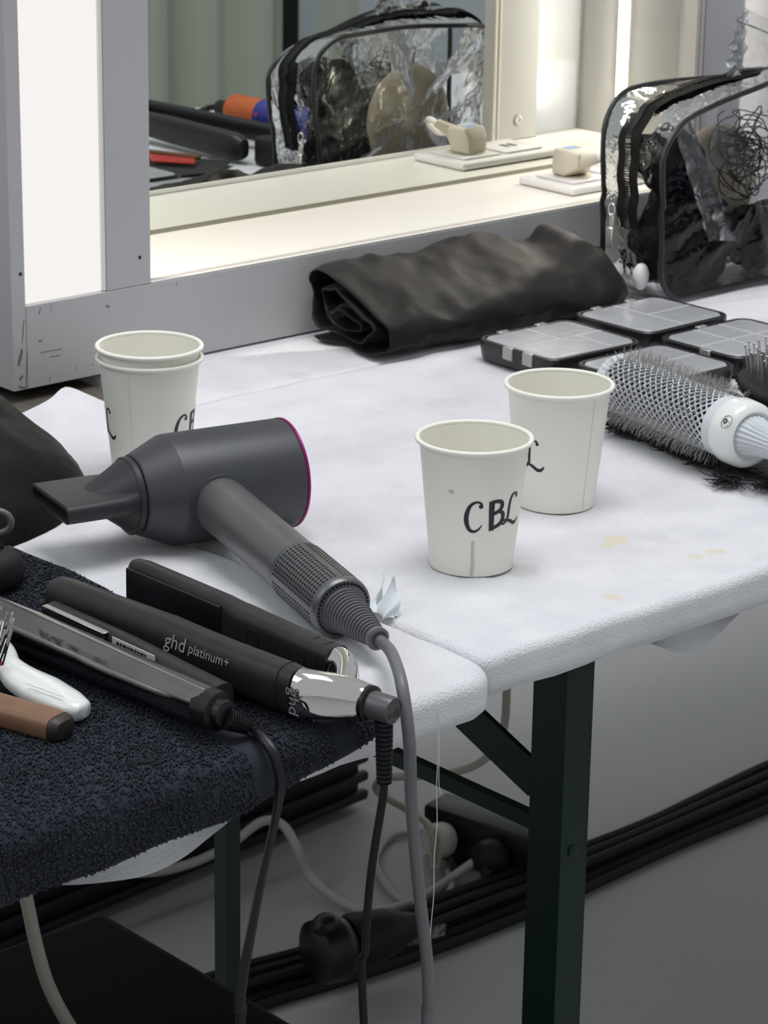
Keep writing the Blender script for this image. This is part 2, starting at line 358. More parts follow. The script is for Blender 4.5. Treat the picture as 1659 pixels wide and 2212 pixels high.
cloth_m = spots_cloth('white_felt_cloth', [(sp(1335, 1168), .008, yl, .7), (sp(1312, 1180), .005, yl, .5), (sp(1545, 1188), .010, yl, .55), (sp(1500, 1200), .009, yl, .45), (sp(1322, 1290), .006, yl, .6), (sp(852, 1322), .006, yl, .6), (sp(1120, 1230), .016, gy, .5), (sp(1420, 1165), .012, gy, .3), (sp(970, 870), .02, (.70, .69, .72), .5), (sp(650, 815), .02, (.72, .70, .69), .6)])
green = mat('dark_green_enamel', (.003, .017, .014), .5, spec=.3)
wood = mat('bench_wood', (.10, .085, .07), .6)
def wobA(v): return np.where(v[:, 2] > -.012, .0012*vnoise(v*A(1, 1, 0), 38, 1)+.0006*vnoise(v*A(1, 1, 0), 95, 2), 0)+.002*vnoise(v, 60, 4)*(v[:, 2] < -.02)
def ridge(v, a, b, hgt, wd):
    a, b = A(*a)[:2], A(*b)[:2]; d = b-a; L_ = np.linalg.norm(d); d /= L_; q = v[:, :2]-a; t = np.clip(q@d, 0, L_); dist = np.linalg.norm(q-t[:, None]*d, axis=1)
    return hgt*np.exp(-(dist/wd)**2)*np.clip(1.15-t/L_, 0, 1)
def wobB(v): return wobA(v)
# front table (right), its cloth
tb = thing('folding_table', 'green-legged folding table carrying the CBL cups', 'table', A(1.9, 1.42, FLZ))
mk('tabletop', box(1.125, 2.85, 1.15, 1.685, -.024, -.006, .003), wood, tb)
LX, LY = 1.205, 1.155
def leg_(x, y):
    v = [box(x, x+.0235, y, y+.0025, FLZ, -.026), box(x, x+.0025, y+.0026, y+.031, FLZ, -.026), box(x+.0236, x+.0255, y, y+.031, FLZ, -.026)]
    return join(v)
mk('leg', leg_(LX, LY), green, tb, smooth=False)
mk('leg', box(LX, LX+.014, 1.5152, 1.5302, FLZ, -.026), green, tb, smooth=False)
for (x, y) in ((2.70, LY), (2.70, 1.515)): mk('leg', leg_(x, y), green, tb, smooth=False)
mk('crossbar', box(LX+.003, LX+.011, LY+.0312, 1.5148, -.164, -.153), green, tb, smooth=False)
d0, d1 = A(LX+.0035, LY+.0313, -.128), A(LX+.0035, 1.42, -.040)
dn = unit(np.cross(d1-d0, A(1, 0, 0)))*.0135
mk('diagonal_brace', join([(np.array([d0+dn, d0-dn, d1-dn, d1+dn, d0+dn+A(.004, 0, 0), d0-dn+A(.004, 0, 0), d1-dn+A(.004, 0, 0), d1+dn+A(.004, 0, 0)]), [(0, 1, 2, 3), (7, 6, 5, 4), (0, 4, 5, 1), (3, 2, 6, 7), (0, 3, 7, 4), (1, 5, 6, 2)])]), green, tb, smooth=False)
rv = atY(1236, 1838, LY); mk('rivet', xf(lathe([(.0042, 0), (.004, .0014), (.002, .0022), (.0001, .0024)], 14), frame(A(rv[0], LY, rv[2]), A(1, 0, 0), A(0, -1, 0))), green, tb)
cb = mk('tablecloth', slab(1.112, 2.88, 1.137, 1.705, 0, .029, .010, .0075, wobB), cloth_m, label='white felt tablecloth stretched over the right table under the CBL cups', cat='tablecloth')
# sagging fold below the front edge
low = [atY(*q, 1.152) for q in ((1342, 1367), (1400, 1390), (1469, 1412), (1538, 1388), (1607, 1320), (1659, 1270))]
def droop(low, ytop, yl, zt):
    P = spline(low, 8)
    def fn(u, v):
        i = u*(len(P)-1); k = int(min(i, len(P)-2)); p = P[k]+(P[k+1]-P[k])*(i-k)
        return (p[0]+.002*math.sin(v*5+u*9), ytop+(yl-ytop)*v+.006*math.sin(math.pi*v), min(zt+(p[2]-zt)*v, -.0272))
    return grid(fn, 40, 8)
mk('hanging_fold', droop(low, 1.158, 1.153, -.0278), cloth_m, cb)
# lifted corner of that cloth beside the mirror cabinet
def lift(u, v):
    q = spline([at(8, 915, .001), at(60, 893, .004), at(108, 868, .010), at(142, 842, .014), at(190, 858, .007), at(240, 878, .001), at(300, 880, -.001)], 6)
    k = u*(len(q)-1); i = int(min(k, len(q)-2)); a = q[i]+(q[i+1]-q[i])*(k-i); b = at(40+300*u, 975-20*u, -.0022); p = a*(1-v)+b*v
    return (p[0], p[1], a[2]*(1-v)**2+(.0025*(1-v)**.5 if v < 1 else 0)-.0024*v)
mk('lifted_corner', grid(lift, 24, 14), cloth_m, cb)
# table behind it, under the mirror cabinet
tc_ = thing('folding_table', 'second folding table standing behind, under the mirror cabinet', 'table', A(1.9, 1.95, FLZ))
mk('tabletop', box(1.335, 2.85, 1.722, 2.18, -.024, -.009, .003), wood, tc_); mk('bare_board', box(1.02, 1.3125, 1.712, 2.18, -.026, -.009, .003), wood, tc_)
for (x, y) in ((2.78, 1.80), (2.78, 2.10), (1.20, 2.12)): mk('leg', leg_(x, y), green, tc_, smooth=False)
mk('tablecloth', slab(1.315, 2.88, 1.7065, 2.2, -.0005, .029, .012, .004, lambda v: .6*wobA(v)*(v[:, 1] < 1.8)), cloth_m, label='white felt tablecloth on the table under the mirror cabinet', cat='tablecloth')
# left table and its cloth
ta = thing('folding_table', 'folding table at left carrying the towel and straighteners', 'table', A(.6, 1.4, FLZ))
mk('tabletop', box(.2, 1.090, 1.13, 1.66, -.024, -.006, .003), wood, ta)
for (x, y) in ((.32, 1.16), (.32, 1.515)): mk('leg', leg_(x, y), green, ta, smooth=False)
ca = mk('tablecloth', slab(.18, 1.108, 1.112, 1.7, .001, .029, .032, .009, wobA), cloth_m, label='white felt tablecloth with rounded corner on the left table, under the hair dryer', cat='tablecloth')
mk('hanging_fold', droop([atY(*q, 1.1135) for q in ((75, 1906), (160, 1912), (260, 1903), (330, 1886), (400, 1852), (460, 1803), (530, 1742))], 1.116, 1.1135, -.0278), cloth_m, ca)

# ================================================================== PAPER CUPS
paper = mat('cream_paper', (.86, .845, .755), .5, bump=(300, .05, .0004))
ink = mat('black_ink', (.012, .011, .018), .5)
RB_, RTP, HC = .0285, .0377, .0915
def rad(z): return RB_+(RTP-RB_)*z/HC
def letters():
    C = [stroke([(4.6, 7.2), (4.2, 9.6), (1.2, 10.6), (-2.6, 8.2), (-5, 2.5), (-5.4, -3.5), (-3.6, -9), (-.6, -10.8), (2.6, -9.6), (5.4, -6.2)], [1.9, 1.5, 1.5, 2.2, 3.0, 3.2, 2.7, 2.0, 1.4, .6]), disc((4.2, 7.4), 1.5)]
    B = [stroke([(-3.6, 10.2), (-3.5, 3), (-3.2, -4), (-3.0, -11.2)], [4.0, 3.9, 3.7, 3.6]),
         stroke([(-4, 9.4), (.5, 9.9), (3.6, 8.6), (4.0, 5.4), (1.8, 2.6), (-2.5, .6)], [2.4, 2.6, 3.0, 2.9, 2.6, 2.2]),
         stroke([(-2.5, 1.0), (2.2, 2.3), (5.2, .2), (5.4, -3.4), (3.2, -7), (-2.6, -9.8)], [2.2, 2.6, 3.0, 3.1, 2.9, 2.4])]
    Lp = [stroke([(3.9, 8.6), (3.6, 10.6), (1.6, 11.3), (-.9, 10.0), (-2.4, 5.5), (-2.9, -.5), (-3.2, -5.2), (-4.8, -8.2), (-7.2, -9.4), (-8.2, -8.2), (-6.6, -6.8), (-3.4, -7.2), (.4, -8.8), (4, -10.8), (7, -10.3), (9.2, -7.6)], [1.8, 1.7, 1.5, 2.0, 2.2, 2.2, 2.1, 1.7, 1.5, 1.4, 1.4, 1.9, 2.4, 2.6, 2.2, .8], 6), disc((3.9, 9.0), 1.2)]
    return [(0, -.5, join(C)), (15.2, 0, join(B)), (28.5, 1.8, join(Lp))]
LET = letters()
def wrap(vf, u0, v0, az, zc, off):
    v, f = vf; R = rad(zc); z = zc+(v[:, 1]+v0)/1000; th = az+(v[:, 0]+u0)/1000/R; r = rad(z)+off
    return np.stack([r*np.cos(th), r*np.sin(th), z], 1), f
def cup(label, pos, az, z0=0.0, seam=2.2, zc=.0385, group='paper cups'):
    c = thing('paper_cup', label, 'cup', A(pos[0], pos[1], z0), group=group)
    prof = [(.0001, .0045), (.0262, .0045), (.0262, .0005), (RB_, 0), (RB_+.0002, .0015)]+[(rad(z), z) for z in np.linspace(.004, HC-.003, 12)]
    prof += [(rad(z)-.0006, z) for z in np.linspace(HC-.003, .0060, 10)]+[(.0001, .0060)]
    mk('body', lathe(prof, 96), paper, c, local=True, angle=60)
    t = np.linspace(0, 2*np.pi, 73); zz = HC-.0018
    mk('rolled_rim', tube(np.stack([(RTP+.0011)*np.cos(t), (RTP+.0011)*np.sin(t), np.full(73, zz)], 1), .0018, 12), paper, c, local=True)
    S = [(az+seam+d, z) for z in (.002, HC-.004) for d in (0, .03)]
    v = np.array([[(rad(z)+.00025)*math.cos(a), (rad(z)+.00025)*math.sin(a), z] for a, z in S]); mk('side_seam', (v, [(0, 1, 3, 2)]), paper, c, local=True)
    for k in range(2):
        for u0, v0, L_ in LET:
            mk('print', wrap(L_, u0, v0, az+k*math.radians(196), zc, .00022), ink, c, local=True, smooth=False, label='black hand-lettered CBL')
    return c
def facing(p): return math.atan2(-p[1], -p[0])
P1, P2, P3 = A(1.2259, 1.2707), A(1.3678, 1.3307), A(1.1809, 1.5748)
c1 = cup('empty paper cup lettered CBL with a dried drip, nearest the table edge', P1, facing(P1)+.04, .0014, zc=.0448)
c2 = cup('paper cup partly hidden behind the front cup, only its L showing', P2, facing(P2)-math.radians(82), .0012, zc=.0418)
c3 = cup('lower outer cup of the stacked pair behind the hair dryer', P3, facing(P3)+math.radians(45), .0012, zc=.0410, seam=-1.25, group='stacked paper cups')
c4 = cup('upper inner cup of the stacked pair, its rim above the other', P3, facing(P3)+math.radians(140), .0100, seam=-2, group='stacked paper cups')
drip = mat('coffee_drip', (.60, .55, .44), .4)
a1 = facing(P1)
def onc(vf, az): return wrap(vf, 0, 0, az, .0385, .00025)
mk('dried_drip', onc(stroke([(1.8, -12), (1.6, -20), (2.0, -28), (1.2, -37.5)], [2.2, 2.0, 2.4, 2.6]), a1-.03), drip, c1, local=True, smooth=False)
mk('dried_drip', onc(stroke([(-15.5, 23.6), (-14, 22.6), (-12, 23)], [2.0, 3.0, 1.6]), a1), drip, c1, local=True, smooth=False)

# ================================================================== GREY HAIR DRYER
dry_m = mat('graphite_satin', (.046, .050, .058), .42, .25, bump=(250, .05, .0004), var=(16, .4, (.062, .063, .066)))
han_m = mat('grey_metal_paint', (.13, .134, .138), .36, .55, var=(22, .5, (.18, .18, .175)))
ax = unit(A(.9755, -.22, 0)); hn = unit(A(-.235, -.972, -.083))
OB = A(1.1195, 1.4290, .0402)
D = thing('hair_dryer', 'graphite hair dryer with flat nozzle and long handle lying across the tables', 'hair dryer', A(OB[0], OB[1], 0))
fb = frame(OB, A(0, 0, 1), ax)          # local z along the barrel, towards the back
mk('barrel', xf(lathe([(.0255, -.0560), (.0275, -.0555), (.0285, -.0545), (.0388, -.0310), (.0392, -.0285), (.0392, .0590), (.0388, .0605), (.036, .0610), (.0001, .0610)], 72), fb), dry_m, D, angle=12)
mk('rear_ring', xf(lathe([(.0385, .0604), (.0394, .0606), (.0394, .0622), (.0375, .0630), (.0300, .0620), (.0001, .0615)], 72), fb), mat('magenta_anodised', (.30, .01, .16), .35, .4), D)
noz = mat('nozzle_black', (.026, .027, .029), .45, spec=.4)
N0 = -.0562
mk('nozzle_collar', xf(lathe([(.0001, N0), (.0262, N0), (.0272, N0-.001), (.0272, N0-.0045), (.0262, N0-.0055), (.0001, N0-.0055)], 64), fb), noz, D)
yv = np.cross(A(0, 0, 1), ax)            # sideways
nz = frame(OB+A(0, 0, .0025), -ax, A(0, 0, 1))   # x outwards along the nozzle, y sideways, z up
secs = []
for x, w_, h_ in ((.0600, .0520, .0150), (.066, .0600, .0140), (.075, .0640, .0135), (.096, .0655, .0130), (.1170, .0660, .0128)):
    o = rrect(w_, h_, h_*.38, 5); secs.append(np.stack([np.full(len(o), x), o[:, 0], o[:, 1]], 1))
o2 = rrect(.0645, .0100, .0036, 5); secs.append(np.stack([np.full(len(o2), .1177), o2[:, 0], o2[:, 1]], 1))
o3 = rrect(.0600, .0062, .0026, 5); secs += [np.stack([np.full(len(o3), x), o3[:, 0], o3[:, 1]], 1) for x in (.1173, .1040)]
nb = mk('nozzle', xf(loft(secs), nz), noz, D, angle=35)
cone = []
for k, t in enumerate(np.linspace(0, 1, 10)):
    a = np.linspace(0, 2*np.pi, 40, endpoint=False); ry = .0258*(1-t)+.012*t; rz = .0258*(1-t)**1.15+.0052*t
    cone.append(np.stack([np.full(40, .0612+.034*t), ry*np.cos(a), rz*np.sin(a)-.0020*(1-t)], 1))
mk('nozzle_hump', xf(loft(cone), nz), noz, nb)
H0 = OB-ax*.006
fh = frame(H0, A(0, 0, 1) - hn*(hn[2]), hn)
def hz(s): return H0+hn*s
mk('handle', xf(lathe([(.0185, .028), (.0192, .036), (.0196, .045), (.0193, .10), (.0196, .150), (.0200, .1560), (.0198, .1568)], 48), fh), han_m, D)
mk('handle_collar', xf(lathe([(.0200, .0325), (.0210, .0330), (.0210, .0352), (.0196, .0360)], 48), fh), dry_m, D)
mk('filter_cage', xf(lathe([(.0196, .1572), (.0202, .1578), (.0206, .1600), (.0206, .2170), (.0203, .2195), (.0192, .2210), (.0150, .2214), (.0001, .2214)], 64), fh), han_m, D)
dots = []
hole = mat('hole_dark', (.004, .004, .005), .8)
for i in range(17):
    s = .1618+i*.00325
    for j in range(44):
        th = 2*np.pi*(j+.5*(i % 2)*0)/44
        if j % 11 == 0: continue
        d, _ = disc((0, 0), .00105, 7); r = .02072
        v = np.stack([r*np.cos(th+d[:, 0]/r), r*np.sin(th+d[:, 0]/r), s+d[:, 1]], 1); dots.append((v, [tuple(range(6, -1, -1))]))
for j in range(40):
    th = 2*np.pi*j/40; d, _ = disc((0, 0), .00098, 8); c_ = A(.0174*math.cos(th), .0174*math.sin(th), .2217)
    dots.append((d+c_, [tuple(range(8))]))
mk('perforations', xf(join(dots), fh), hole, D, kind='stuff', smooth=False)
pr = [(.0001, .2214), (.0150, .2216)]
for k in range(15):
    r0 = .0148-.00052*k; z = .2225+.0028*k; pr += [(r0, z), (r0, z+.0014), (r0-.0016, z+.0017), (r0-.0016, z+.0026)]
pr += [(.0074, .2650), (.0076, .2690), (.0060, .2700), (.0042, .2690), (.0001, .2690)]
mk('strain_relief', xf(lathe(pr, 40), fh), mat('grey_ribbed', (.12, .12, .125), .45), D, angle=30)
e0 = hz(.264); e1 = hz(.280)
pth = [e0, e1, atY(850, 1420, 1.128), atY(868, 1480, 1.098), atY(884, 1600, 1.085), atY(888, 1720, 1.085), atY(896, 1830, 1.085), atY(908, 1950, 1.085), atY(921, 2060, 1.085), atY(926, 2160, 1.085), atY(925, 2300, 1.085), A(1.02, 1.06, -.55), A(1.0, .98, -.765), A(.9, .9, -.766)]
mk('power_cord', tube(spline(pth, 10), .00385, 12), mat('grey_cord', (.15, .152, .158), .42), D)
# raised logo marks on the barrel
lg = [tube(np.stack([.0042*np.cos(np.linspace(0, 2*np.pi, 25)), .0042*np.sin(np.linspace(0, 2*np.pi, 25)), 0*np.linspace(0, 1, 25)], 1), .00018, 5)]
lg += [box(-.0035+k*.0016, -.0030+k*.0016, -.017, -.007, -.0001, .0002) for k in range(5)]
dvw = unit(unit(A(-OB[0], -OB[1], CH))-ax*(unit(A(-OB[0], -OB[1], CH))@ax)); dvw = unit(dvw*.97-A(0, 0, .25)); dvw = unit(dvw-ax*(dvw@ax))
mk('embossed_mark', xf(join(lg), frame(OB-ax*.017+dvw*.0393, ax, dvw)), dry_m, D, smooth=False)

# ================================================================== NAVY TOWEL
tow_m = mat('navy_terry', (.014, .0178, .029), .95, sheen=.06, bump=(900, .5, .001))
hem = [(.30, -.033), (.719, -.029), (.875, -.023), (.919, -.0165), (.965, -.008), (.990, -.003)]
def tz(x, y): return .0080+.0014*float(vnoise(A(x, y, 0), 30, 5))+.0006*float(vnoise(A(x, y, 0), 71, 6))+.004*math.exp(-((y-1.150-.03*(x-.8)+.01*math.sin(x*25))/.016)**2)*min(1, max(0, (.88-x)/.06))
XE = .9905
def towel_pt(u, v):
    x = .40+(XE-.40)*u; y0 = 1.488-.006*math.sin(x*20); x += .003*math.sin(v*9)*u
    zb = np.interp(x, [h[0] for h in hem], [h[1] for h in hem]); yf = 1.1005; Ls = y0-(yf+.010); Lr = .0157+.004; Lh = max(0, -zb-.003); s = v*(Ls+Lr+Lh)
    if s < Ls: y = y0-s; return (x, y, tz(x, y))
    s -= Ls; ze = tz(x, yf+.010)
    if s < Lr: a = s/Lr*math.pi/2; return (x, yf+.010-.0135*math.sin(a), ze-(ze+.004)*(1-math.cos(a)))
    s -= Lr; return (x, yf-.0035-.003*math.sin(s*60)+.0015*math.sin(x*70), -.004-s)
tv, tf = grid(towel_pt, 150, 110); tf = [q[::-1] for q in tf]
T = mk('hand_towel', (tv, tf), tow_m, label='dark navy terry towel spread under the straighteners and over the table edge', cat='towel')
sm = T.modifiers.new('thickness', 'SOLIDIFY'); sm.thickness = .0042; sm.offset = -1
# terry loops
G = tv.reshape(151, 111, 3); du = np.gradient(G, axis=0); dv = np.gradient(G, axis=1); NN = np.cross(du, dv); NN /= np.linalg.norm(NN, axis=2)[:, :, None]
if NN[75, 30, 2] < 0: NN = -NN
NT = 46000; ui = RNG.uniform(60, 149.4, NT); vi = RNG.uniform(1, 110, NT)
i0 = ui.astype(int); j0 = np.minimum(vi.astype(int), 109); fu = (ui-i0)[:, None]; fv = (vi-j0)[:, None]
Pc = (G[i0, j0]*(1-fu)+G[i0+1, j0]*fu)*(1-fv)+(G[i0, j0+1]*(1-fu)+G[i0+1, j0+1]*fu)*fv
ARMS = [((.965, 1.05), (.940, 1.355)), ((.997, 1.140), (1.005, 1.36)), ((.900, 1.10), (.889, 1.41)), ((.915, 1.155), (.926, 1.36))]
keep = np.ones(NT, bool)
for a_, b_ in ARMS:      # the pile is pressed flat under the straighteners
    a_, b_ = A(*a_), A(*b_); d_ = b_-a_; t_ = np.clip(((Pc[:, :2]-a_)@d_)/(d_@d_), 0, 1); keep &= np.linalg.norm(Pc[:, :2]-a_-t_[:, None]*d_, axis=1) > .008
Pc, i0, j0 = Pc[keep], i0[keep], j0[keep]; NT = len(Pc)
Nn = NN[i0, j0]; rnd = unit(RNG.normal(size=3))[None]*0+RNG.normal(size=(NT, 3)); rnd /= np.linalg.norm(rnd, axis=1)[:, None]
tn = np.cross(Nn, rnd); tn /= np.linalg.norm(tn, axis=1)[:, None]; bn = np.cross(Nn, tn)
hh = RNG.uniform(.0012, .0026, NT)[:, None]; ww = RNG.uniform(.0006, .0011, NT)[:, None]; ln = RNG.normal(0, .0006, (NT, 2))
top = Pc+Nn*hh+tn*ln[:, :1]+bn*ln[:, 1:]; mid = Pc+Nn*hh*.55
V5 = np.stack([top, mid+tn*ww, mid+bn*ww, mid-tn*ww, mid-bn*ww, Pc-Nn*.0004], 1).reshape(-1, 3)
pat = [(0, 1, 2), (0, 2, 3), (0, 3, 4), (0, 4, 1), (5, 2, 1), (5, 3, 2), (5, 4, 3), (5, 1, 4)]
Fq = (np.arange(NT)*6)[:, None, None]+np.array(pat)[None]; 
mk('terry_loops', (V5, [tuple(q) for q in Fq.reshape(-1, 3).tolist()]), tow_m, T, kind='stuff')

# ================================================================== HAIR STRAIGHTENERS
def arm_mesh(p0, p1, prof, e=2.5, n=28):
    """p0 hinge end, p1 tip; prof: (t, half width, half height, dz)"""
    M = frame(p0, p1-p0); L_ = np.linalg.norm(p1-p0); secs = []
    for t, hw, hh, dz in prof:
        o = superell(hw, hh, e, n); secs.append(np.stack([np.full(n, t*L_), o[:, 0], o[:, 1]+dz], 1))
    return xf(loft(secs), M), M, L_
def ribbed(p0, p1, r0, r1, n, dep=.0012):
    L_ = np.linalg.norm(np.asarray(p1)-p0); pr = [(.0001, 0)]
    for k in range(n):
        r = r0+(r1-r0)*k/n; z = L_*k/n; s = L_/n; pr += [(r, z), (r, z+.52*s), (r-dep, z+.58*s), (r-dep, z+.94*s)]
    pr += [(r1, L_), (.0001, L_)]; h = A(0, 0, 1) if abs(unit(np.asarray(p1)-p0)[2]) < .9 else A(1, 0, 0)
    return xf(lathe(pr, 20), frame(p0, np.cross(unit(np.asarray(p1)-p0), h), unit(np.asarray(p1)-p0)))
satin = mat('satin_black', (.016, .016, .0165), .38, .1, spec=.4, bump=(220, .06, .0004), var=(24, .45, (.030, .029, .027)))
gtx = mat('grey_lettering', (.30, .30, .31), .4)
gh = thing('hair_straightener', 'satin black straightener lettered ghd platinum+, opened in a V with chrome hinge', 'straightener', A(.978, 1.2, .008))
nh, nt = at(648, 1494, .0280), at(114, 1291, .0302)
vf, Mn, Ln = arm_mesh(nh, nt, [(0, .0104, .0146, 0), (.05, .0106, .0150, 0), (.25, .0104, .0152, 0), (.40, .0108, .0160, 0), (.50, .0114, .0170, 0), (.56, .0110, .0168, 0), (.75, .0106, .0166, 0), (.92, .0104, .0164, 0), (.97, .0098, .0156, 0), (.992, .0080, .0132, 0), (1.0, .0048, .0088, 0)])
n_arm = mk('arm', vf, satin, gh)
fh0, ft = at(728, 1441, .0275), at(287, 1254, .0290)
vf, Mf, Lf = arm_mesh(fh0, ft, [(0, .0096, .0130, 0), (.2, .0098, .0136, 0), (.42, .0102, .0148, 0), (.46, .0088, .0152, 0), (.52, .0078, .0164, 0), (.93, .0074, .0170, 0), (.985, .0068, .0155, 0), (1.0, .0045, .010, 0)], 3.2)
f_arm = mk('arm', vf, satin, gh)
mk('heating_plate', xf(box(.50*Lf, .975*Lf, .0074, .0098, -.0125, .0125, .001, 2), Mf), PLAS['black'], f_arm, label='flat black heating plate')
mk('heating_plate', xf(box(.50*Ln, .965*Ln, -.0128, -.0098, -.0115, .0115, .001, 2), Mn), PLAS['black'], n_arm)
for M_, s_, hw, hh in ((Mn, .045, .0106, .0150), (Mf, .085, .0098, .0133), (Mf, .035, .0098, .0132)):
    o = superell(hw+.0001, hh+.0001, 2.6, 28); q = np.stack([np.full(28, s_*Ln), o[:, 0], o[:, 1]], 1); mk('joint_line', xf(tube(np.vstack([q, q[:1]]), .0003, 5, False), M_), PLAS['rubber'], gh)
# power button on the inner side of the far arm
bt = xf(lathe([(.0060, 0), (.0062, .0006), (.0055, .0009), (.0050, .0005), (.0001, .0005)], 24), frame((Mf@A(.335*Lf, .0094, .001, 1))[:3], Mf[:3, 0], Mf[:3, 1])); mk('power_button', bt, PLAS['black'], f_arm)
# chrome hinge: each arm end flows into one neck
nk = at(793, 1518, .0225); nd = unit(at(846, 1545, .0195)-nk)
def sweep(P, hw, hh, e=2.5, n=28):
    secs = []
    for k, p in enumerate(P):
        t = k/(len(P)-1); d = P[min(k+1, len(P)-1)]-P[max(k-1, 0)]; F = frame(p, d); o = superell(np.interp(t, np.linspace(0, 1, len(hw)), hw), np.interp(t, np.linspace(0, 1, len(hh)), hh), e, n)
        secs.append(xf((np.stack([0*o[:, 0], o[:, 0], o[:, 1]], 1), []), F)[0])
    return loft(secs)
ua, ub_ = (Mn@A(-.0002, 0, 0, 1))[:3], (Mf@A(-.0002, 0, 0, 1))[:3]
def hermite(p0, t0, p1, t1, n=14):
    t = np.linspace(0, 1, n)[:, None]; return p0*(2*t**3-3*t**2+1)+t0*(t**3-2*t**2+t)+p1*(-2*t**3+3*t**2)+t1*(t**3-t**2)
LN_ = np.linalg.norm(nk-ua); jn = ua*.36+nk*.64
hn_ = hermite(ua, -Mn[:3, 0]*LN_, nk, nd*LN_); hf_ = hermite(ub_, -Mf[:3, 0]*.034, jn, unit(nk-ub_)*.030+A(-.018, 0, 0))
hg = mk('hinge', join([sweep(hn_, [.0105, .0106, .0112, .0112, .0100], [.0147, .0146, .0136, .0116, .0102], 2.3), sweep(hf_, [.0096, .0088, .0080, .0078, .0076], [.0130, .0128, .0122, .0116, .0108], 2.3)]), PLAS['chrome'], gh, label='polished chrome hinge')
mk('neck_ring', xf(lathe([(.0102, 0), (.0108, .0008), (.0108, .0035), (.0095, .0045), (.0001, .0045)], 32), frame(nk-nd*.0005, A(0, 0, 1), nd)), PLAS['black'], gh)
SLN = float(np.linalg.norm(at(846, 1545, .0195)-nk))+.0015
mk('swivel', xf(lathe([(.0001, .003), (.0084, .003), (.0082, SLN-.001), (.0078, SLN), (.0072, SLN+.0002), (.0070, SLN-.0004), (.0001, SLN-.0004)], 36), frame(nk, A(0, 0, 1), nd)), mat('grey_swivel', (.10, .10, .102), .38, .4), gh)
se = nk+nd*(SLN-.007)
r0_ = se+A(.0, 0, -.006); r1_ = atY(830, 1690, r0_[1]-.001)
mk('strain_relief', ribbed(r0_, r1_, .0054, .0046, 13, .0013), PLAS['blackmat'], gh)
mk('power_cord', tube(spline([r1_, atY(826, 1730, r1_[1]), atY(808, 1840, r1_[1]), atY(797, 1930, r1_[1]), atY(789, 2050, r1_[1]), atY(786, 2212, r1_[1]), A(.95, 1.03, -.5), A(.9, 1.0, -.767), A(.8, .95, -.767)], 10), .0025, 10), PLAS['rubber'], gh)
# lettering: along the near arm, on the hinge, on the swivel end
cv = unit(A(-.96, -1.25, .60))
def put_text(s, size, p, xd, nrm, m, parent, bold=0): 
    F = frame(p, xd, nrm); mk('lettering', xf(text(s, size, bold), F), m, parent, smooth=False)
def on_arm(M, s, ang, hw, hh, lift=.0003):
    """point and normal on the arm's outer side; ang from sideways (+y) up"""
    y, z = hw*math.cos(ang), hh*math.sin(ang); p = (M@A(s, y, z, 1))[:3]; n = unit(M[:3, 1]*math.cos(ang)*hh+M[:3, 2]*math.sin(ang)*hw); return p+n*lift, n
p, n = on_arm(Mn, .430*Ln, .42, .0110, .0162, .0010); put_text('ghd', .0125, p, -Mn[:3, 0], n, gtx, n_arm)
p, n = on_arm(Mn, .300*Ln, .42, .0105, .0154, .0010); put_text('platinum+', .0085, p, -Mn[:3, 0], n, gtx, n_arm)
p, n = on_arm(Mn, -.006, -.1, .0106, .0146, .0012); put_text('ghd', .0115, p, -A(0, 0, 1), n, gtx, hg)
put_text('ghd', .0075, nk+nd*(SLN+.0002), np.cross(A(0, 0, 1), nd)*-1, nd, mat('dim_lettering', (.03, .03, .032), .4), gh)

# second straightener, dark glossy
glos = mat('dark_glossy_shell', (.34, .325, .31), .13, 1.0, bump=(30, .22, .0015), var=(14, .4, (.20, .19, .185)))
gs = thing('hair_straightener', 'dark glossy mirror-finish straightener lying nearest on the navy towel', 'straightener', A(.90, 1.24, .008))
gh0, gt = at(462, 1533, .0250), None
gdir = unit(at(0, 1338, .0258)-gh0); gt = gh0+gdir*.262
vf, Mg, Lg = arm_mesh(gh0, gt, [(0, .0098, .0112, 0), (.03, .0104, .0120, 0), (.3, .0108, .0128, 0), (.6, .0112, .0138, 0), (.95, .0110, .0136, 0), (1, .007, .009, 0)], 2.4)
g_arm = mk('arm', vf, glos, gs)
g2h = gh0+A(.016, .012, -.001); g2t = at(104, 1336, .0250)
vf, M2, L2 = arm_mesh(g2h, g2t, [(0, .0080, .0090, 0), (.25, .0078, .0105, 0), (.5, .0074, .0125, 0), (.62, .0062, .0130, 0), (.97, .0060, .0128, 0), (1, .004, .009, 0)], 3.0)
g2 = mk('arm', vf, satin, gs)
mk('heating_plate', xf(box(.60*L2, .97*L2, .0060, .0080, -.0085, .0105, .0008, 2), M2), PLAS['black'], g2)
mk('plate_edge', xf(box(.60*L2, .97*L2, .0040, .0085, .0112, .0122, .0003, 1), M2), PLAS['steel'], g2)
lb = mk('rating_label', xf(box(.315*L2, .555*L2, .0074, .0079, .0005, .0122), M2), mat('label_white', (.68, .68, .64), .5), g2, smooth=False, label='white rating label with rows of tiny print')
lt = []
for r_ in range(2):
    x = .53*L2
    while x > (.36 if r_ == 0 else .42)*L2:
        w_ = random.uniform(.0016, .0045); lt.append(box(x-w_, x, .00792, .00805, .0080-r_*.0042, .0104-r_*.0042)); x -= w_+.0008
t = np.linspace(0, 2*np.pi, 17); lt.append(tube(np.stack([.335*L2+.0028*np.cos(t), np.full(17, .0080), .0062+.0028*np.sin(t)], 1), .0003, 4, False))
mk('lettering', xf(join(lt), M2), ink, lb, smooth=False)
bd = -gdir
mk('end_cap', xf(lathe([(.0001, -.010), (.0116, -.010), (.0120, -.002), (.0118, .0035), (.0085, .0045), (.0080, .0095), (.0072, .0100), (.0001, .0100)], 24), frame(gh0+bd*.001, A(0, 0, 1), bd)), PLAS['black'], gs)
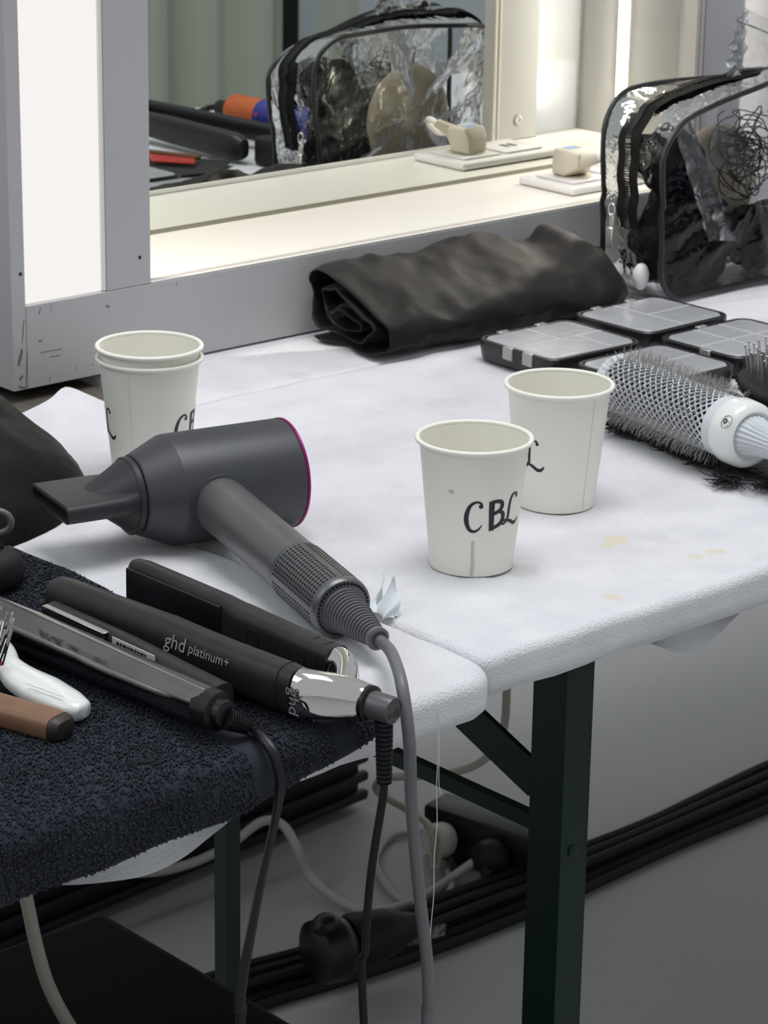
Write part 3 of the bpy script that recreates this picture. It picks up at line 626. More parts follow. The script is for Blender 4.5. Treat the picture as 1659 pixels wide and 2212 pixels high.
s0, s1 = gh0+bd*.010-A(0, 0, .002), at(533, 1568, .0155)
mk('strain_relief', ribbed(s0, s1, .0070, .0050, 8, .0013), PLAS['black'], gs)
mk('power_cord', tube(spline([s1-(s1-s0)*.1, s1+unit(s1-s0)*.006, at(565, 1590, .014), atY(592, 1630, 1.092), atY(606, 1690, 1.088), atY(600, 1740, 1.086), atY(588, 1800, 1.085), atY(565, 1900, 1.085), atY(545, 2000, 1.085), atY(528, 2090, 1.085), atY(516, 2180, 1.085), atY(508, 2300, 1.085), A(.80, 1.07, -.5), A(.70, 1.04, -.766), A(.5, 1.0, -.766)], 12), .0033, 10, True, .72, .035), PLAS['black'], gs)

# ================================================================== BRUSHES AT THE LEFT EDGE
wb = thing('vent_brush', 'glossy white plastic hairbrush with steel pins, on the towel at the left edge', 'hairbrush', at(90, 1520, .008))
whp = mat('glossy_white', (.78, .80, .77), .15, coat=.4)
wx = [at(181, 1541, .0165), at(172, 1536, .0170), at(140, 1520, .0175), at(90, 1492, .0180), at(45, 1466, .0190), at(18, 1440, .0215), at(-8, 1405, .0250), at(-60, 1375, .0265), at(-160, 1325, .027)]
hw = [.0035, .0085, .0125, .0140, .0112, .0078, .0105, .0135, .0135]; ht = [.003, .0062, .0074, .0074, .0070, .0066, .0062, .006, .006]
P = spline(wx, 5); hwI = np.interp(np.linspace(0, 1, len(P)), np.linspace(0, 1, 9), hw); htI = np.interp(np.linspace(0, 1, len(P)), np.linspace(0, 1, 9), ht); secs = []
for k, p in enumerate(P):
    d = P[min(k+1, len(P)-1)]-P[max(k-1, 0)]; F = frame(p, d); o = superell(hwI[k], htI[k], 2.5, 24); secs.append(xf((np.stack([0*o[:, 0], o[:, 0], o[:, 1]], 1), []), F)[0])
mk('handle', loft(secs), whp, wb)
sq = []
for r_, (qa, qb) in enumerate((((55, 1476, .0262), (138, 1506, .0256)), ((62, 1486, .0262), (132, 1512, .0256)))):
    a_, b_ = at(*qa), at(*qb); nn = 34; sq.append(tube(np.array([a_+(b_-a_)*i/nn+A(-.55, -.6, 0)*.0011*math.sin(i*2.1+r_)*random.uniform(.5, 1.2) for i in range(nn+1)]), .00022, 4))
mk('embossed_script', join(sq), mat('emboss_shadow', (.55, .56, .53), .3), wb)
hole_p = at(37, 1514, .0125); mk('hang_hole', blob(hole_p, .0022, .0016, .0022, .05, 40, 1, 2), PLAS['blackmat'], wb)
mk('red_dot', blob(at(0, 1433, .029), .002, .002, .0015, .05, 40, 1, 2), mat('red_paint', (.5, .03, .02), .4), wb)
for k in range(22):
    bx, by = random.uniform(-45, 12), random.uniform(1368, 1425); b = at(bx, by+14, .030); tpx = (bx+random.uniform(14, 20), by-random.uniform(38, 50)); tp = b+(at(tpx[0], tpx[1], .045)-b); tp = b+unit(tp-b)*.022
    pn = mk('pin', tube([b, b+(tp-b)*.55], .0006, 6), PLAS['rubber'], wb); mk('pin_tip', tube([b+(tp-b)*.55, tp], [.00065, .0009, .0008], 6), PLAS['steel'], pn)
wd = thing('wooden_brush', 'brown wooden brush handle with dark cut end, on the towel at the left edge', 'hairbrush', at(80, 1570, .008))
wdm = mat('walnut', (.17, .085, .045), .45, var=(60, .6, (.24, .13, .07)), bump=(150, .15, .0006))
P = [at(-140, 1490, .017), at(-40, 1520, .0165), at(30, 1542, .016), at(95, 1560, .0155), at(125, 1570, .0152)]; secs = []
for k, p in enumerate(P):
    F = frame(p, P[min(k+1, 4)]-P[max(k-1, 0)]); o = superell((.0115, .0115, .0112, .0108, .0104)[k], (.0062, .0068, .0075, .0078, .0076)[k], 3.2, 24); secs.append(xf((np.stack([0*o[:, 0], o[:, 0], o[:, 1]], 1), []), F)[0])
mk('handle', loft(secs), wdm, wd)
F = frame(P[4], P[4]-P[3]); sec2 = []
for x, sc_ in ((0.0002, 1.0), (.0035, .96), (.0060, .72), (.0068, .2)):
    o = superell(.0103*sc_, .0075*sc_, 3.0, 24); sec2.append(xf((np.stack([np.full(24, x), o[:, 0]-.002*(1-sc_), o[:, 1]], 1), []), F)[0])
mk('dark_end', loft(sec2), mat('burnt_end', (.025, .018, .014), .5), wd)
# black concentrator nozzle at the very left
kn = thing('nozzle_attachment', 'black plastic dryer nozzle attachment lying on the towel corner at left', 'nozzle', at(0, 1260, .008))
F = frame(at(-4, 1312, .0), unit(at(20, 1238, 0)-at(-120, 1195, 0)))
secs = []
for x, hw_, zl, zh in ((-.10, .026, .0105, .036), (-.03, .025, .0105, .036), (.0, .022, .0105, .0345), (.0055, .019, .012, .031), (.0075, .015, .015, .027)):
    o = rrect(2*hw_, zh-zl, .006, 4); secs.append(np.stack([np.full(len(o), x), o[:, 0], o[:, 1]+(zl+zh)/2], 1))
mk('shell', xf(loft(secs), F), PLAS['blackmat'], kn)
mk('slot', xf(box(-.08, -.008, -.016, .016, .0358, .0366, .002), F), PLAS['rubber'], kn)

# ================================================================== BLACK CLOTH LUMP AT LEFT
nyl = mat('black_nylon', (.004, .004, .0042), .5, spec=.10, bump=(26, .6, .006, 5))
def lump(u, v):
    th = 2*math.pi*u; r = v; cx, cy = .985, 1.675
    R = np.interp(math.degrees(th), [0, 30, 60, 90, 135, 180, 225, 270, 300, 330, 360], [.168, .19, .18, .16, .2, .22, .22, .18, .172, .168, .168])
    x, y = cx+R*r*math.cos(th), cy+R*r*math.sin(th); p = A(x, y, 0)
    h = .070*(1-r**3.2)**.8*(1+.16*float(vnoise(p, 26, 3))+.10*(1-abs(float(vnoise(p, 48, 8)))))*(.72+.55*max(0, min(1, (y-1.56)/.2)))
    return (x+.004*float(vnoise(p, 60, 2))*r, y+.004*float(vnoise(p, 60, 9))*r, .0015+max(0, h))
lv, lf = grid(lump, 90, 34)
mk('black_cape', (lv, [q[::-1] for q in lf]), nyl, label='crumpled black nylon cape heaped at the left edge behind the dryer nozzle', cat='cape')
th = np.linspace(-1.9, 1.9, 20); lp = at(-8, 1128, .035)
mk('cord_loop', tube(np.stack([lp[0]+.010*np.cos(th)*.75, lp[1]-.010*np.cos(th)*.66, lp[2]+.008*np.sin(th)], 1), .0024, 10), mat('grey_loop', (.11, .115, .12), .4), label='small grey rubber loop resting against the black cape', cat='loop')

# ================================================================== FOLDED BLACK CAPE BY THE MIRROR
cape_m = mat('black_cape_fabric', (.011, .0098, .0098), .5, spec=.14, sheen=.04, bump=(24, .5, .005, 2))
yz = spline([(1.798, .004, 0), (1.750, .003, 0), (1.722, .003, 0), (1.700, .008, 0), (1.696, .022, 0), (1.708, .036, 0), (1.745, .054, 0), (1.785, .068, 0), (1.803, .066, 0), (1.806, .045, 0), (1.800, .022, 0), (1.778, .012, 0), (1.738, .010, 0), (1.716, .014, 0), (1.712, .024, 0), (1.730, .038, 0), (1.770, .053, 0), (1.790, .050, 0), (1.792, .034, 0), (1.768, .022, 0), (1.738, .018, 0), (1.730, .026, 0), (1.755, .036, 0), (1.775, .036, 0)], 6)[:, :2]
NXS = 70
def cape(u, v):
    x = 1.532+.312*u; k = v*(len(yz)-1); i = int(min(k, len(yz)-2)); y, z = yz[i]+(yz[i+1]-yz[i])*(k-i)
    cy, cz = 1.750, .026; end = 1-max(0, (u-.86)/.14)**2.2*.62; lft = 1-.05*max(0, (.10-u)/.10)
    y = cy+(y-cy)*end*lft; z = .003+(z-.003)*(end*.35+.65)*lft*(1-.10*u+.10*math.exp(-((u-.60)/.13)**2)-.10*math.exp(-((u-.78)/.06)**2)+.10*math.exp(-((u-.90)/.06)**2))
    p = A(x, y*1.3, z*1.5); am = .0036*(1-.4*(z < .012)); n = float(vnoise(p, 44, 11))+.7*(1-2*abs(float(vnoise(p, 62, 5))))
    lean = -.016*(u-.1)
    return (x+.008*float(vnoise(A(0, y, z), 70, 4))*(1-u)+.006*z/.07*(u > .9), y+lean+am*n*.8, max(.0015, z+am*n*(z > .006)))
cvf = grid(cape, NXS, 110)
cp = mk('folded_cape', cvf, cape_m, label='black nylon cape folded into a thick roll in front of the mirror shelf', cat='cape')
sm = cp.modifiers.new('thickness', 'SOLIDIFY'); sm.thickness = .0012

# ================================================================== COMPARTMENT CASES
lid_m = clear_film('sky_haze_lid', (.80, .82, .84), .10, (35, .35, .003), .22, .52, (.88, .90, .94)); div_m = clear_film('clear_divider', (.9, .9, .88), .12, (20, .1, .001), .1, .45, (.75, .74, .68))  # pale haze in the lid colour stands in for reflected sky
caseb = mat('case_black', (.014, .014, .015), .35)
def case(label, x0, y0, w_, d_, rz, divs, latch):
    c0 = A(x0+w_/2, y0+d_/2, .0012); M = np.eye(4); a = math.radians(rz); M[:2, :2] = [[math.cos(a), -math.sin(a)], [math.sin(a), math.cos(a)]]
    c = thing('compartment_case', label, 'box', c0, M, group='clear-lidded compartment cases')
    secs = []
    for ins, z in ((.006, 0), (.003, .001), (.0015, .004), (0, .0145), (0, .0185), (.001, .0195), (.0035, .0195), (.0038, .016), (.0042, .003), (.006, .0022)):
        o = rrect(w_-2*ins, d_-2*ins, .014-ins*.5, 5); secs.append(np.stack([o[:, 0], o[:, 1], np.full(len(o), z)], 1))
    mk('tray', loft(secs), caseb, c, local=True, angle=35)
    secs = []
    for ins, z in ((.0045, .0162), (.0042, .0166), (.0048, .0186), (.0056, .0196), (.008, .0198)):
        o = rrect(w_-2*ins, d_-2*ins, .013-ins*.5, 5); secs.append(np.stack([o[:, 0], o[:, 1], np.full(len(o), z)], 1))
    mk('lid', loft(secs, (False, True)), lid_m, c, local=True, label='scratched clear lid with reflected sky painted in as pale haze')
    for (ax_, f0, g0, g1) in divs:
        if ax_ == 'x': b = (-w_/2+.006+f0*(w_-.012)-.0006, -w_/2+.006+f0*(w_-.012)+.0006, -d_/2+.006+g0*(d_-.012), -d_/2+.006+g1*(d_-.012), .0025, .0200)
        else: b = (-w_/2+.006+g0*(w_-.012), -w_/2+.006+g1*(w_-.012), -d_/2+.006+f0*(d_-.012)-.0006, -d_/2+.006+f0*(d_-.012)+.0006, .0025, .0200)
        mk('divider', box(*b), mat('divider_milky', (.72, .71, .66), .4), c, local=True, smooth=False)
    for s_, f0 in latch:
        if s_ == 'l': b = (-w_/2-.0016, -w_/2+.004, -d_/2+f0*d_-.006, -d_/2+f0*d_+.006, .0085, .0202)
        else: b = (-w_/2+f0*w_-.006, -w_/2+f0*w_+.006, d_/2-.004, d_/2+.0016, .0085, .0202)
        mk('latch', box(*b, .0008, 1), div_m, c, local=True)
    for sx in (-1, 1): mk('hinge_lug', xf(lathe([(.0022, 0), (.0045, 0), (.0045, .006), (.0022, .006)], 14), frame(A(sx*(w_/2-.004), -d_/2-.0045, .006), A(1, 0, 0))), caseb, c, local=True)
    return c
case('clear-lidded black case at the left of the four, below the folded cape', 1.597, 1.560, .112, .100, -2, (('y', .5, 0, 1), ('x', .33, 0, .5), ('x', .5, .5, 1), ('x', .7, 0, .5)), (('l', .30), ('l', .55), ('b', .3), ('b', .7)))
case('clear-lidded black case farthest back of the four, nearest the clear bag', 1.726, 1.574, .114, .096, 1, (('x', .45, 0, 1), ('y', .5, .45, 1)), (('b', .3), ('b', .7)))
case('clear-lidded black case of the four lying under the round brush', 1.604, 1.455, .110, .093, 0, (('y', .5, 0, 1), ('x', .5, 0, 1)), (('l', .3), ('l', .6)))
case('clear-lidded black case of the four beside the pin brush at right', 1.726, 1.467, .116, .097, 0, (('y', .5, 0, 1), ('x', .36, 0, 1), ('x', .68, 0, 1)), (('l', .4), ('b', .5)))

# ================================================================== ROUND BRUSH, BLACK FRINGED CLOTH, PIN BRUSH
rb0, rb1 = at(1338, 828, .0385), at(1585, 930, .0375)
bax = unit(rb1-rb0); BL = np.linalg.norm(rb1-rb0); FB = frame(rb0, A(0, 0, 1), bax)      # local z along the barrel
rbm = mat('pale_grey_barrel', (.62, .65, .68), .32); brm = mat('grey_bristle', (.34, .325, .30), .6)
rbr = thing('round_brush', 'pale grey lattice-barrel round brush with short bristles, on a black fringed cloth', 'hairbrush', A(*((rb0+rb1)/2)[:2], .003))
RBR = .0235
mk('inner_core', xf(lathe([(.0001, 0), (RBR-.0022, 0), (RBR-.0022, BL-.004), (.0001, BL-.004)], 40), FB), mat('barrel_dark', (.012, .010, .012), .6), rbr)
strips = []
for sg in (1, -1):
    for k in range(22):
        t = np.linspace(.006, BL-.010, 26); th = 2*np.pi*k/22+sg*t/RBR*.95; wd_ = .00062; q = []
        for rr in (RBR, RBR-.0010):
            q.append(np.stack([rr*np.cos(th-wd_/RBR*1.3), rr*np.sin(th-wd_/RBR*1.3), t], 1)); q.append(np.stack([rr*np.cos(th+wd_/RBR*1.3), rr*np.sin(th+wd_/RBR*1.3), t], 1))
        secs = [np.array([q[0][i], q[1][i], q[3][i], q[2][i]]) for i in range(26)]; strips.append((secs, sg))
for secs, sg in strips: mk('lattice_strip', xf(loft(secs), FB), rbm, rbr, smooth=False)
for z0, z1 in ((-.004, .008), (BL-.012, BL)): mk('end_band', xf(lathe([(RBR-.004, z0), (RBR+.0002, z0+.002), (RBR+.0002, z1), (RBR-.0025, z1)], 48), FB), rbm, rbr)
br = []
for k in range(40):
    th0 = 2*np.pi*k/40
    for i in range(40):
        z = .008+(BL-.022)*(i+.5*(k % 2))/40+random.uniform(-.0006, .0006); th = th0+random.uniform(-.02, .02)+z/RBR*.0
        for q in range(1):
            a = th+random.uniform(-.035, .035); r1 = RBR+random.uniform(.0075, .0112); tw = random.uniform(-.10, .10); zz = z+random.uniform(-.0008, .0008)
            p0 = A((RBR-.0015)*math.cos(a), (RBR-.0015)*math.sin(a), zz); p1 = A(r1*math.cos(a+tw*.5), r1*math.sin(a+tw*.5), zz+random.uniform(-.0018, .0018)); u_ = A(-math.sin(a), math.cos(a), 0)*.00026; w_ = A(0, 0, .00026)
            br.append((np.array([p0+u_, p0-u_*.5+w_, p0-u_*.5-w_, p1+u_*.6, p1-u_*.3+w_*.6, p1-u_*.3-w_*.6]), [(0, 1, 4, 3), (1, 2, 5, 4), (2, 0, 3, 5), (3, 4, 5)]))
mk('bristles', xf(join(br), FB), brm, rbr, kind='stuff', smooth=False)
hp = [(RBR-.002, BL), (RBR+.0018, BL+.001), (RBR+.0026, BL+.004), (RBR+.0020, BL+.018), (RBR-.0005, BL+.022), (.0195, BL+.0235), (.0165, BL+.021)]
mk('collar', xf(lathe(hp, 56), FB), whp, rbr)
fl = [(.0178, BL+.018, 0.), (.0155, BL+.025, 1.), (.0125, BL+.034, 1.), (.0105, BL+.048, 1.), (.0098, BL+.08, .6), (.0108, BL+.13, .2), (.0001, BL+.135, 0)]
mk('fluted_handle', xf(lathe([(r, z) for r, z, _ in fl], 144, (24, .045, [k for *_, k in fl])), FB), mat('fluted_grey', (.55, .58, .60), .35), rbr)
# round size mark printed on the collar
e1_ = unit(A(0, 0, 1)-bax*bax[2]); e2_ = np.cross(bax, e1_); best = None
for aa in np.linspace(0, 2*np.pi, 180):
    nn_ = e1_*math.cos(aa)+e2_*math.sin(aa)
    for ss in np.linspace(.004, .018, 15):
        pp = rb1+bax*ss+nn_*(RBR+.0026); dd_ = pp-CAMP; sx_, sy_ = W_/2+F_*(dd_@RT)/(dd_@FW), H_/2-F_*(dd_@UP)/(dd_@FW)
        if nn_@dd_ < 0 and (best is None or (sx_-1577)**2+(sy_-915)**2 < best[0]): best = ((sx_-1577)**2+(sy_-915)**2, pp, nn_)
cm, nrm_ = best[1], best[2]
t = np.linspace(0, 2*np.pi, 33)
marks = [tube(np.stack([.0052*np.cos(t), .0052*np.sin(t), 0*t], 1), .00022, 5, False), tube(np.stack([.0016*np.cos(t)-.0003, .0016*np.sin(t)-.0018, 0*t], 1), .00050, 5, False), tube(spline([(.0030, .0006, 0), (.0034, .0022, 0), (.0024, .0031, 0), (.0014, .0024, 0)], 4), .00024, 4), tube(spline([(-.0010, .0008, 0), (-.0006, .0022, 0), (.0004, .0033, 0)], 4), .00024, 4)]
mk('size_mark', xf(join(marks), frame(cm+nrm_*.0004, np.cross(nrm_, bax)*-1, nrm_)), ink, rbr, smooth=False)
# fringed cloth under the brush
fz = mat('black_wool', (.008, .008, .009), .9, sheen=.1, bump=(300, .8, .002))
edge = [at(1312, 900), at(1322, 938), at(1400, 968), at(1470, 1000), at(1520, 1018), at(1575, 1030), at(1659, 1048), at(1760, 1075)]
ep = spline(edge, 8); inner = np.array([rb0+A(.035, .03, 0)]*len(ep)); inner = np.array([p+(A(.17, .06, 0)) for p in ep])
def fc(u, v):
    k = u*(len(ep)-1); i = int(min(k, len(ep)-2)); a = ep[i]+(ep[i+1]-ep[i])*(k-i); b = a+A(.155, .045, 0); p = a+(b-a)*v
    ed = min(1, v*6)
    return (p[0]+.003*math.sin(u*60)*(1-ed)+.004*float(vnoise(p, 90, 2))*(1-ed), p[1]+.004*float(vnoise(p, 110, 5))*(1-ed), .0044+.0030*ed+.0014*float(vnoise(p, 120, 3))*ed)
fcv, fcf = grid(fc, 90, 26)
fo = mk('fringed_cloth', (fcv, fcf), fz, label='black woolly cloth with a frayed fringe, spread under the round brush', cat='cloth')
thr = []
def strand(p, d, L_, n=7, r=.0005):
    q = [p]; d = unit(d)
    for k in range(n):
        d = unit(d+RNG.normal(0, .33, 3)*A(1, 1, .5)); x = q[-1]+d*L_/n; x[2] = min(max(x[2], .0050), .014); q.append(x)
    return tube(np.array(q), [r, r*.9, r*.5], 4)
for k in range(420):
    u = random.random(); i = int(u*(len(ep)-1)); p = ep[i]+RNG.normal(0, .003, 3)*A(1, 1, 0)+A(.006, .002, .004); dr = A(-.8, -.5, -.05)+RNG.normal(0, .6, 3)*A(1, 1, .2); thr.append(strand(p, dr, random.uniform(.008, .020)))
kt = at(1585, 1040, .004)
for k in range(90): thr.append(strand(kt+RNG.normal(0, .004, 3)*A(1, 1, .4), A(-.9, .1, 0)+RNG.normal(0, .5, 3)*A(1, 1, .2), random.uniform(.012, .026)))
for k in range(60): thr.append(strand(at(1650, 1052, .004)+RNG.normal(0, .004, 3)*A(1, 1, .4), A(-.5, -.3, 0)+RNG.normal(0, .7, 3)*A(1, 1, .2), random.uniform(.006, .014)))
mk('fringe', join(thr), fz, fo, kind='stuff')
# pin brush at the right edge
pb = thing('pin_brush', 'black oval hairbrush with ball-tipped steel pins, at the right edge beside the cases', 'hairbrush', at(1690, 860, .003))
pc = at(1700, 845, .0245); pd = unit(at(1760, 905, .014)-at(1620, 800, .014)); pd[2] = 0; FP = frame(pc, pd)
secs = []
for k, (z, sc_) in enumerate(((-.012, .55), (-.010, .80), (-.003, .98), (.003, 1.0), (.006, .97), (.0075, .90))):
    o = superell(.060*sc_, .036*sc_, 2.2, 48); secs.append(np.stack([o[:, 0], o[:, 1], np.full(48, z)], 1))
mk('body', xf(loft(secs), FP), PLAS['blackmat'], pb)
secs = []
for z, sc_ in ((.0070, .88), (.0095, .80), (.0112, .55), (.0116, .15)):
    o = superell(.060*sc_, .036*sc_, 2.1, 48); secs.append(np.stack([o[:, 0], o[:, 1], np.full(48, z)], 1))
mk('cushion', xf(loft(secs), FP), PLAS['rubber'], pb)
mk('handle', xf(loft([np.stack([np.full(20, x), w_*np.cos(np.linspace(0, 2*np.pi, 20, endpoint=False)), .009*np.sin(np.linspace(0, 2*np.pi, 20, endpoint=False))-.002], 1) for x, w_ in ((.05, .020), (.07, .012), (.12, .011), (.17, .013), (.18, .006))]), FP), PLAS['blackmat'], pb)
npin = 0
for i in range(-6, 7):
    for j in range(-4, 5):
        x, y = i*.0083+(j % 2)*.004, j*.0078
        if (x/.052)**2+(y/.030)**2 > 1: continue
        b = A(x, y, .0095); tp = A(x*1.10, y*1.12, .0305)+RNG.normal(0, .0008, 3)
        pn = mk('pin', xf(tube([b, tp], .00060, 6), FP), PLAS['steel'], pb); mk('ball_tip', xf(lathe([(.0001, -.0011), (.0009, -.0006), (.0011, 0), (.0009, .0006), (.0001, .0011)], 8), FP@frame(tp, A(1, 0, 0))), PLAS['steel'], pn)

# ================================================================== CLEAR VINYL BAG
BX0, BX1, BYF, BYB, BH = 1.8635, 2.125, 1.690, 1.766, .186
vinyl = clear_film('clear_vinyl', (.96, .965, .97), .0, (38, .55, .006), .03)
pipe = mat('black_piping', (.012, .012, .013), .35)
bag = thing('clear_bag', 'clear vinyl toiletry bag with black piping, bulging with hair supplies by the mirror', 'bag', A((BX0+BX1)/2, (BYF+BYB)/2, .002))
def outline(Y, n=10, ins=0):
    o = rrect(BX1-BX0-2*ins, BH-2*ins, .036, n); q = []
    for i in range(len(o)):
        a, b = o[i], o[(i+1) % len(o)]; m = 14 if i % (n+1) == n else 1
        for t in range(m): q.append(a+(b-a)*t/m)
    q = np.array(q); x = q[:, 0]+(BX0+BX1)/2; z = q[:, 1]+BH/2+.0055
    z = z*(1-(.14 if Y < 1.72 else .0)*np.clip(1-(x-BX0)/.16, 0, 1)*np.clip(z/BH, 0, 1)); tt = (z/BH); y = np.full(len(q), Y)+.004*np.sin(x*40)*(tt > .5)
    z = z+np.where(tt > .72, .004*np.sin((x-BX0)*16)+(.06 if Y < 1.72 else .0)*(x-BX0), 0); x = x+.004*np.sin(z*32)*(x < BX0+.05)
    return np.stack([x, y, z], 1)
of, ob = outline(BYF), outline(BYB)
def panel(o, bul, seed):
    c = o.mean(0); rings = [o]
    for s in (.93, .82, .66, .48, .30, .12):
        p = c+(o-c)*s; p[:, 1] += bul*(1-s*s)+.0035*vnoise(p, 55, seed)+.002*vnoise(p, 120, seed+1); rings.append(p)
    return loft(rings, (False, True))
mk('front_panel', panel(of, -.006, 3), vinyl, bag); mk('back_panel', panel(ob, .005, 8), vinyl, bag)
gs_ = []
for t in np.linspace(0, 1, 7):
    p = of*(1-t)+ob*t; c = p.mean(0); b = math.sin(math.pi*t)*.006; d = p-c; d[:, 1] = 0; d /= np.linalg.norm(d, axis=1)[:, None]; p = p+d*(b+.002*vnoise(p, 90, 2)*math.sin(math.pi*t))[:, None]; p[:, 2] = np.maximum(p[:, 2], .0045); gs_.append(p)
gus = mk('gusset', loft(gs_, (False, False)), vinyl, bag)
for o, nm in ((of, 'piping'), (ob, 'piping')): mk(nm, tube(np.vstack([o, o[:1]]), .0027, 8, False), pipe, bag)
# zipper along the middle of the gusset: over the top and down the left end
mid = gs_[3]; N_ = len(mid); ang = np.degrees(np.arctan2(mid[:, 2]-BH/2, mid[:, 0]-(BX0+BX1)/2)); idx = [i for i in range(N_) if (ang[i] > 25 or ang[i] < -168)]
idx = sorted(idx, key=lambda i: (ang[i] if ang[i] > 0 else ang[i]+360)); zp = spline(mid[idx], 2)
zd = np.gradient(zp, axis=0); zd /= np.linalg.norm(zd, axis=1)[:, None]; zn = np.cross(A(0, 1, 0)[None], zd); cc = A((BX0+BX1)/2, 0, BH/2)
sgn = np.sign(((zp-cc)*zn).sum(1))[:, None]; zn = zn*sgn
zt_ = mat('zipper_tape', (.006, .006, .006), .7, spec=.15, bump=(700, .5, .001))
for s in (-1, 1):
    a = zp+zn*.0012+A(0, s*.0030, 0); b = zp+zn*.0004+A(0, s*.0135, 0); n_ = len(zp); mk('zipper_tape', (np.vstack([a, b]), [(i, i+1, n_+i+1, n_+i) for i in range(n_-1)]), zt_, bag)
tl = []
for i in np.linspace(0, len(zp)-1.01, 150):
    k = int(i); p = zp[k]+(zp[k+1]-zp[k])*(i-k)+zn[k]*.0016; tl.append(xf(box(-.0007, .0007, -.0030, .0030, -.0008, .0010), frame(p, zd[k], zn[k])))
mk('zipper_teeth', join(tl), PLAS['black'], bag, kind='stuff', smooth=False)
zpos = atX(1322, 470, BX0-.006)
zpl = mk('zipper_pull', join([mv(box(-.0012, .0012, -.0028, .0028, -.011, .004, .0008, 1), zpos), mv(box(-.0010, .0010, -.0042, .0042, -.030, -.009, .0007, 1), zpos+A(-.003, 0, 0)), tube(np.stack([np.full(17, zpos[0]-.001), zpos[1]+.004*np.cos(np.linspace(0, 2*np.pi, 17)), zpos[2]+.008+.006*np.sin(np.linspace(0, 2*np.pi, 17))], 1), .0007, 6, False), tube(np.stack([np.full(17, zpos[0]-.002), zpos[1]+.003*np.cos(np.linspace(0, 2*np.pi, 17)), zpos[2]-.027+.005*np.sin(np.linspace(0, 2*np.pi, 17))], 1), .0007, 6, False)]), mat('bright_nickel', (.85, .82, .76), .35, .9), bag)
# what is inside
hairm = mat('black_mesh_bundle', (.004, .004, .005), .4, spec=.12, bump=(120, .9, .004))
mk('hair_bundle', blob((1.938, 1.727, .052), .064, .026, .056, .26, 60, 1, 5, .005), hairm, label='black hair-net bundle filling the bottom left of the clear bag', cat='hair bundle')
mk('hair_bundle', blob((1.912, 1.727, .133), .038, .022, .030, .32, 70, 5, 5), hairm, label='black crumpled bundle in the upper left of the clear bag', cat='hair bundle')
mk('hair_bundle', blob((2.045, 1.727, .040), .040, .025, .032, .28, 65, 9, 5, .005), hairm, label='black bundle lying at the bottom right of the clear bag', cat='hair bundle')
film = clear_film('crinkled_film', (.86, .87, .88), .10, (60, 1.0, .005), .08, .12, (.6, .6, .6))
def sheet(a, b, c, d, n1, n2, amp, s, seed):
    a, b, c, d = map(np.asarray, (a, b, c, d))
    def fn(u, v):
        p = (a*(1-u)+b*u)*(1-v)+(d*(1-u)+c*u)*v; return p+A(0, amp*float(vnoise(p, s, seed)), 0)
    return grid(fn, n1, n2)
zb = thing('zip_bag', 'small clear zip-lock bag sticking up out of the vinyl bag', 'plastic bag', A(1.99, 1.722, .118))
def zpx(x, y): return atY(x, y, 1.722)
mk('film', sheet(zpx(1521, 366), zpx(1690, 372), zpx(1690, 55), zpx(1602, 12), 16, 24, .003, 70, 2), film, zb)
mk('zip_seal', tube(spline([zpx(1590, 45), zpx(1625, 57), zpx(1690, 85)], 4), .0008, 6), film, zb)
mk('crinkled_sleeve', sheet(zpx(1560, 192), zpx(1600, 192), zpx(1618, 20), zpx(1592, 45), 14, 26, .006, 240, 4), clear_film('crinkle2', (.7, .72, .76), .25, (160, 1.0, .006), .1, .3, (.5, .52, .56)), zb)
el = []
ec = A(2.015, 1.716, .130)
for k in range(34):
    n = unit(RNG.normal(size=3)*A(1, .5, 1)); r = random.uniform(.012, .030); h = unit(np.cross(n, RNG.normal(size=3))); q = np.cross(n, h); cxy = ec+RNG.normal(0, 1, 3)*A(.016, .003, .017)
    t = np.linspace(0, 2*np.pi*random.uniform(.6, 1), 22); pt = cxy+np.outer(np.cos(t)*r, h)+np.outer(np.sin(t)*r*random.uniform(.6, 1.1), q); pt[:, 1] = np.clip(pt[:, 1], 1.700, 1.742); pt += .002*np.stack([vnoise(pt, 90, 1), 0*t, vnoise(pt, 90, 4)], 1)
    el.append(tube(pt, .0007, 5))
mk('elastic_tangle', join(el), mat('black_elastic', (.015, .014, .014), .5), label='tangle of thin black hair elastics in the right of the clear bag', cat='hair elastics', kind='stuff')
sb = thing('round_sponge', 'beige round hair-donut sponge inside the clear bag, seen best in the mirror', 'sponge', A(2.005, 1.750, .045))
mk('disc', xf(lathe([(.0001, -.005), (.052, -.005), (.0585, -.002), (.060, 0), (.0585, .003), (.052, .006), (.035, .0075), (.0001, .0065)], 56), frame(A(2.006, 1.7505, .092), A(1, 0, 0), A(0, 1, 0))), mat('tan_sponge', (.46, .40, .30), .75, bump=(60, .5, .003), var=(30, .5, (.36, .31, .23))), sb)
mk('end_ring', xf(tube(np.stack([.010*np.cos(t), .018*np.sin(t), 0*t], 1), .003, 8, False), frame(A(2.062, 1.7565, .092), A(1, 0, 0), A(0, 1, 0))), MATS['tan_sponge'], sb)
mk('cotton_ball', blob(atY(1384, 597, 1.712), .009, .007, .013, .08, 120, 2, 3, .004), mat('cotton', (.80, .80, .80), .9), label='white cotton ball in the bottom corner of the clear bag', cat='cotton ball')
for k, (q, ln_) in enumerate((((1450, 210), 0), ((1480, 400), 1))):
    pass
mk('plastic_sleeve', sheet(atY(1452, 262, 1.700), atY(1490, 262, 1.700), atY(1590, 520, 1.700), atY(1530, 520, 1.700), 12, 30, .003, 90, 6), clear_film('grey_film', (.55, .56, .58), .08, (40, .6, .004), .2, .45, (.25, .25, .26)), label='grey folded plastic sleeve pressed against the front of the clear bag', cat='plastic sleeve')

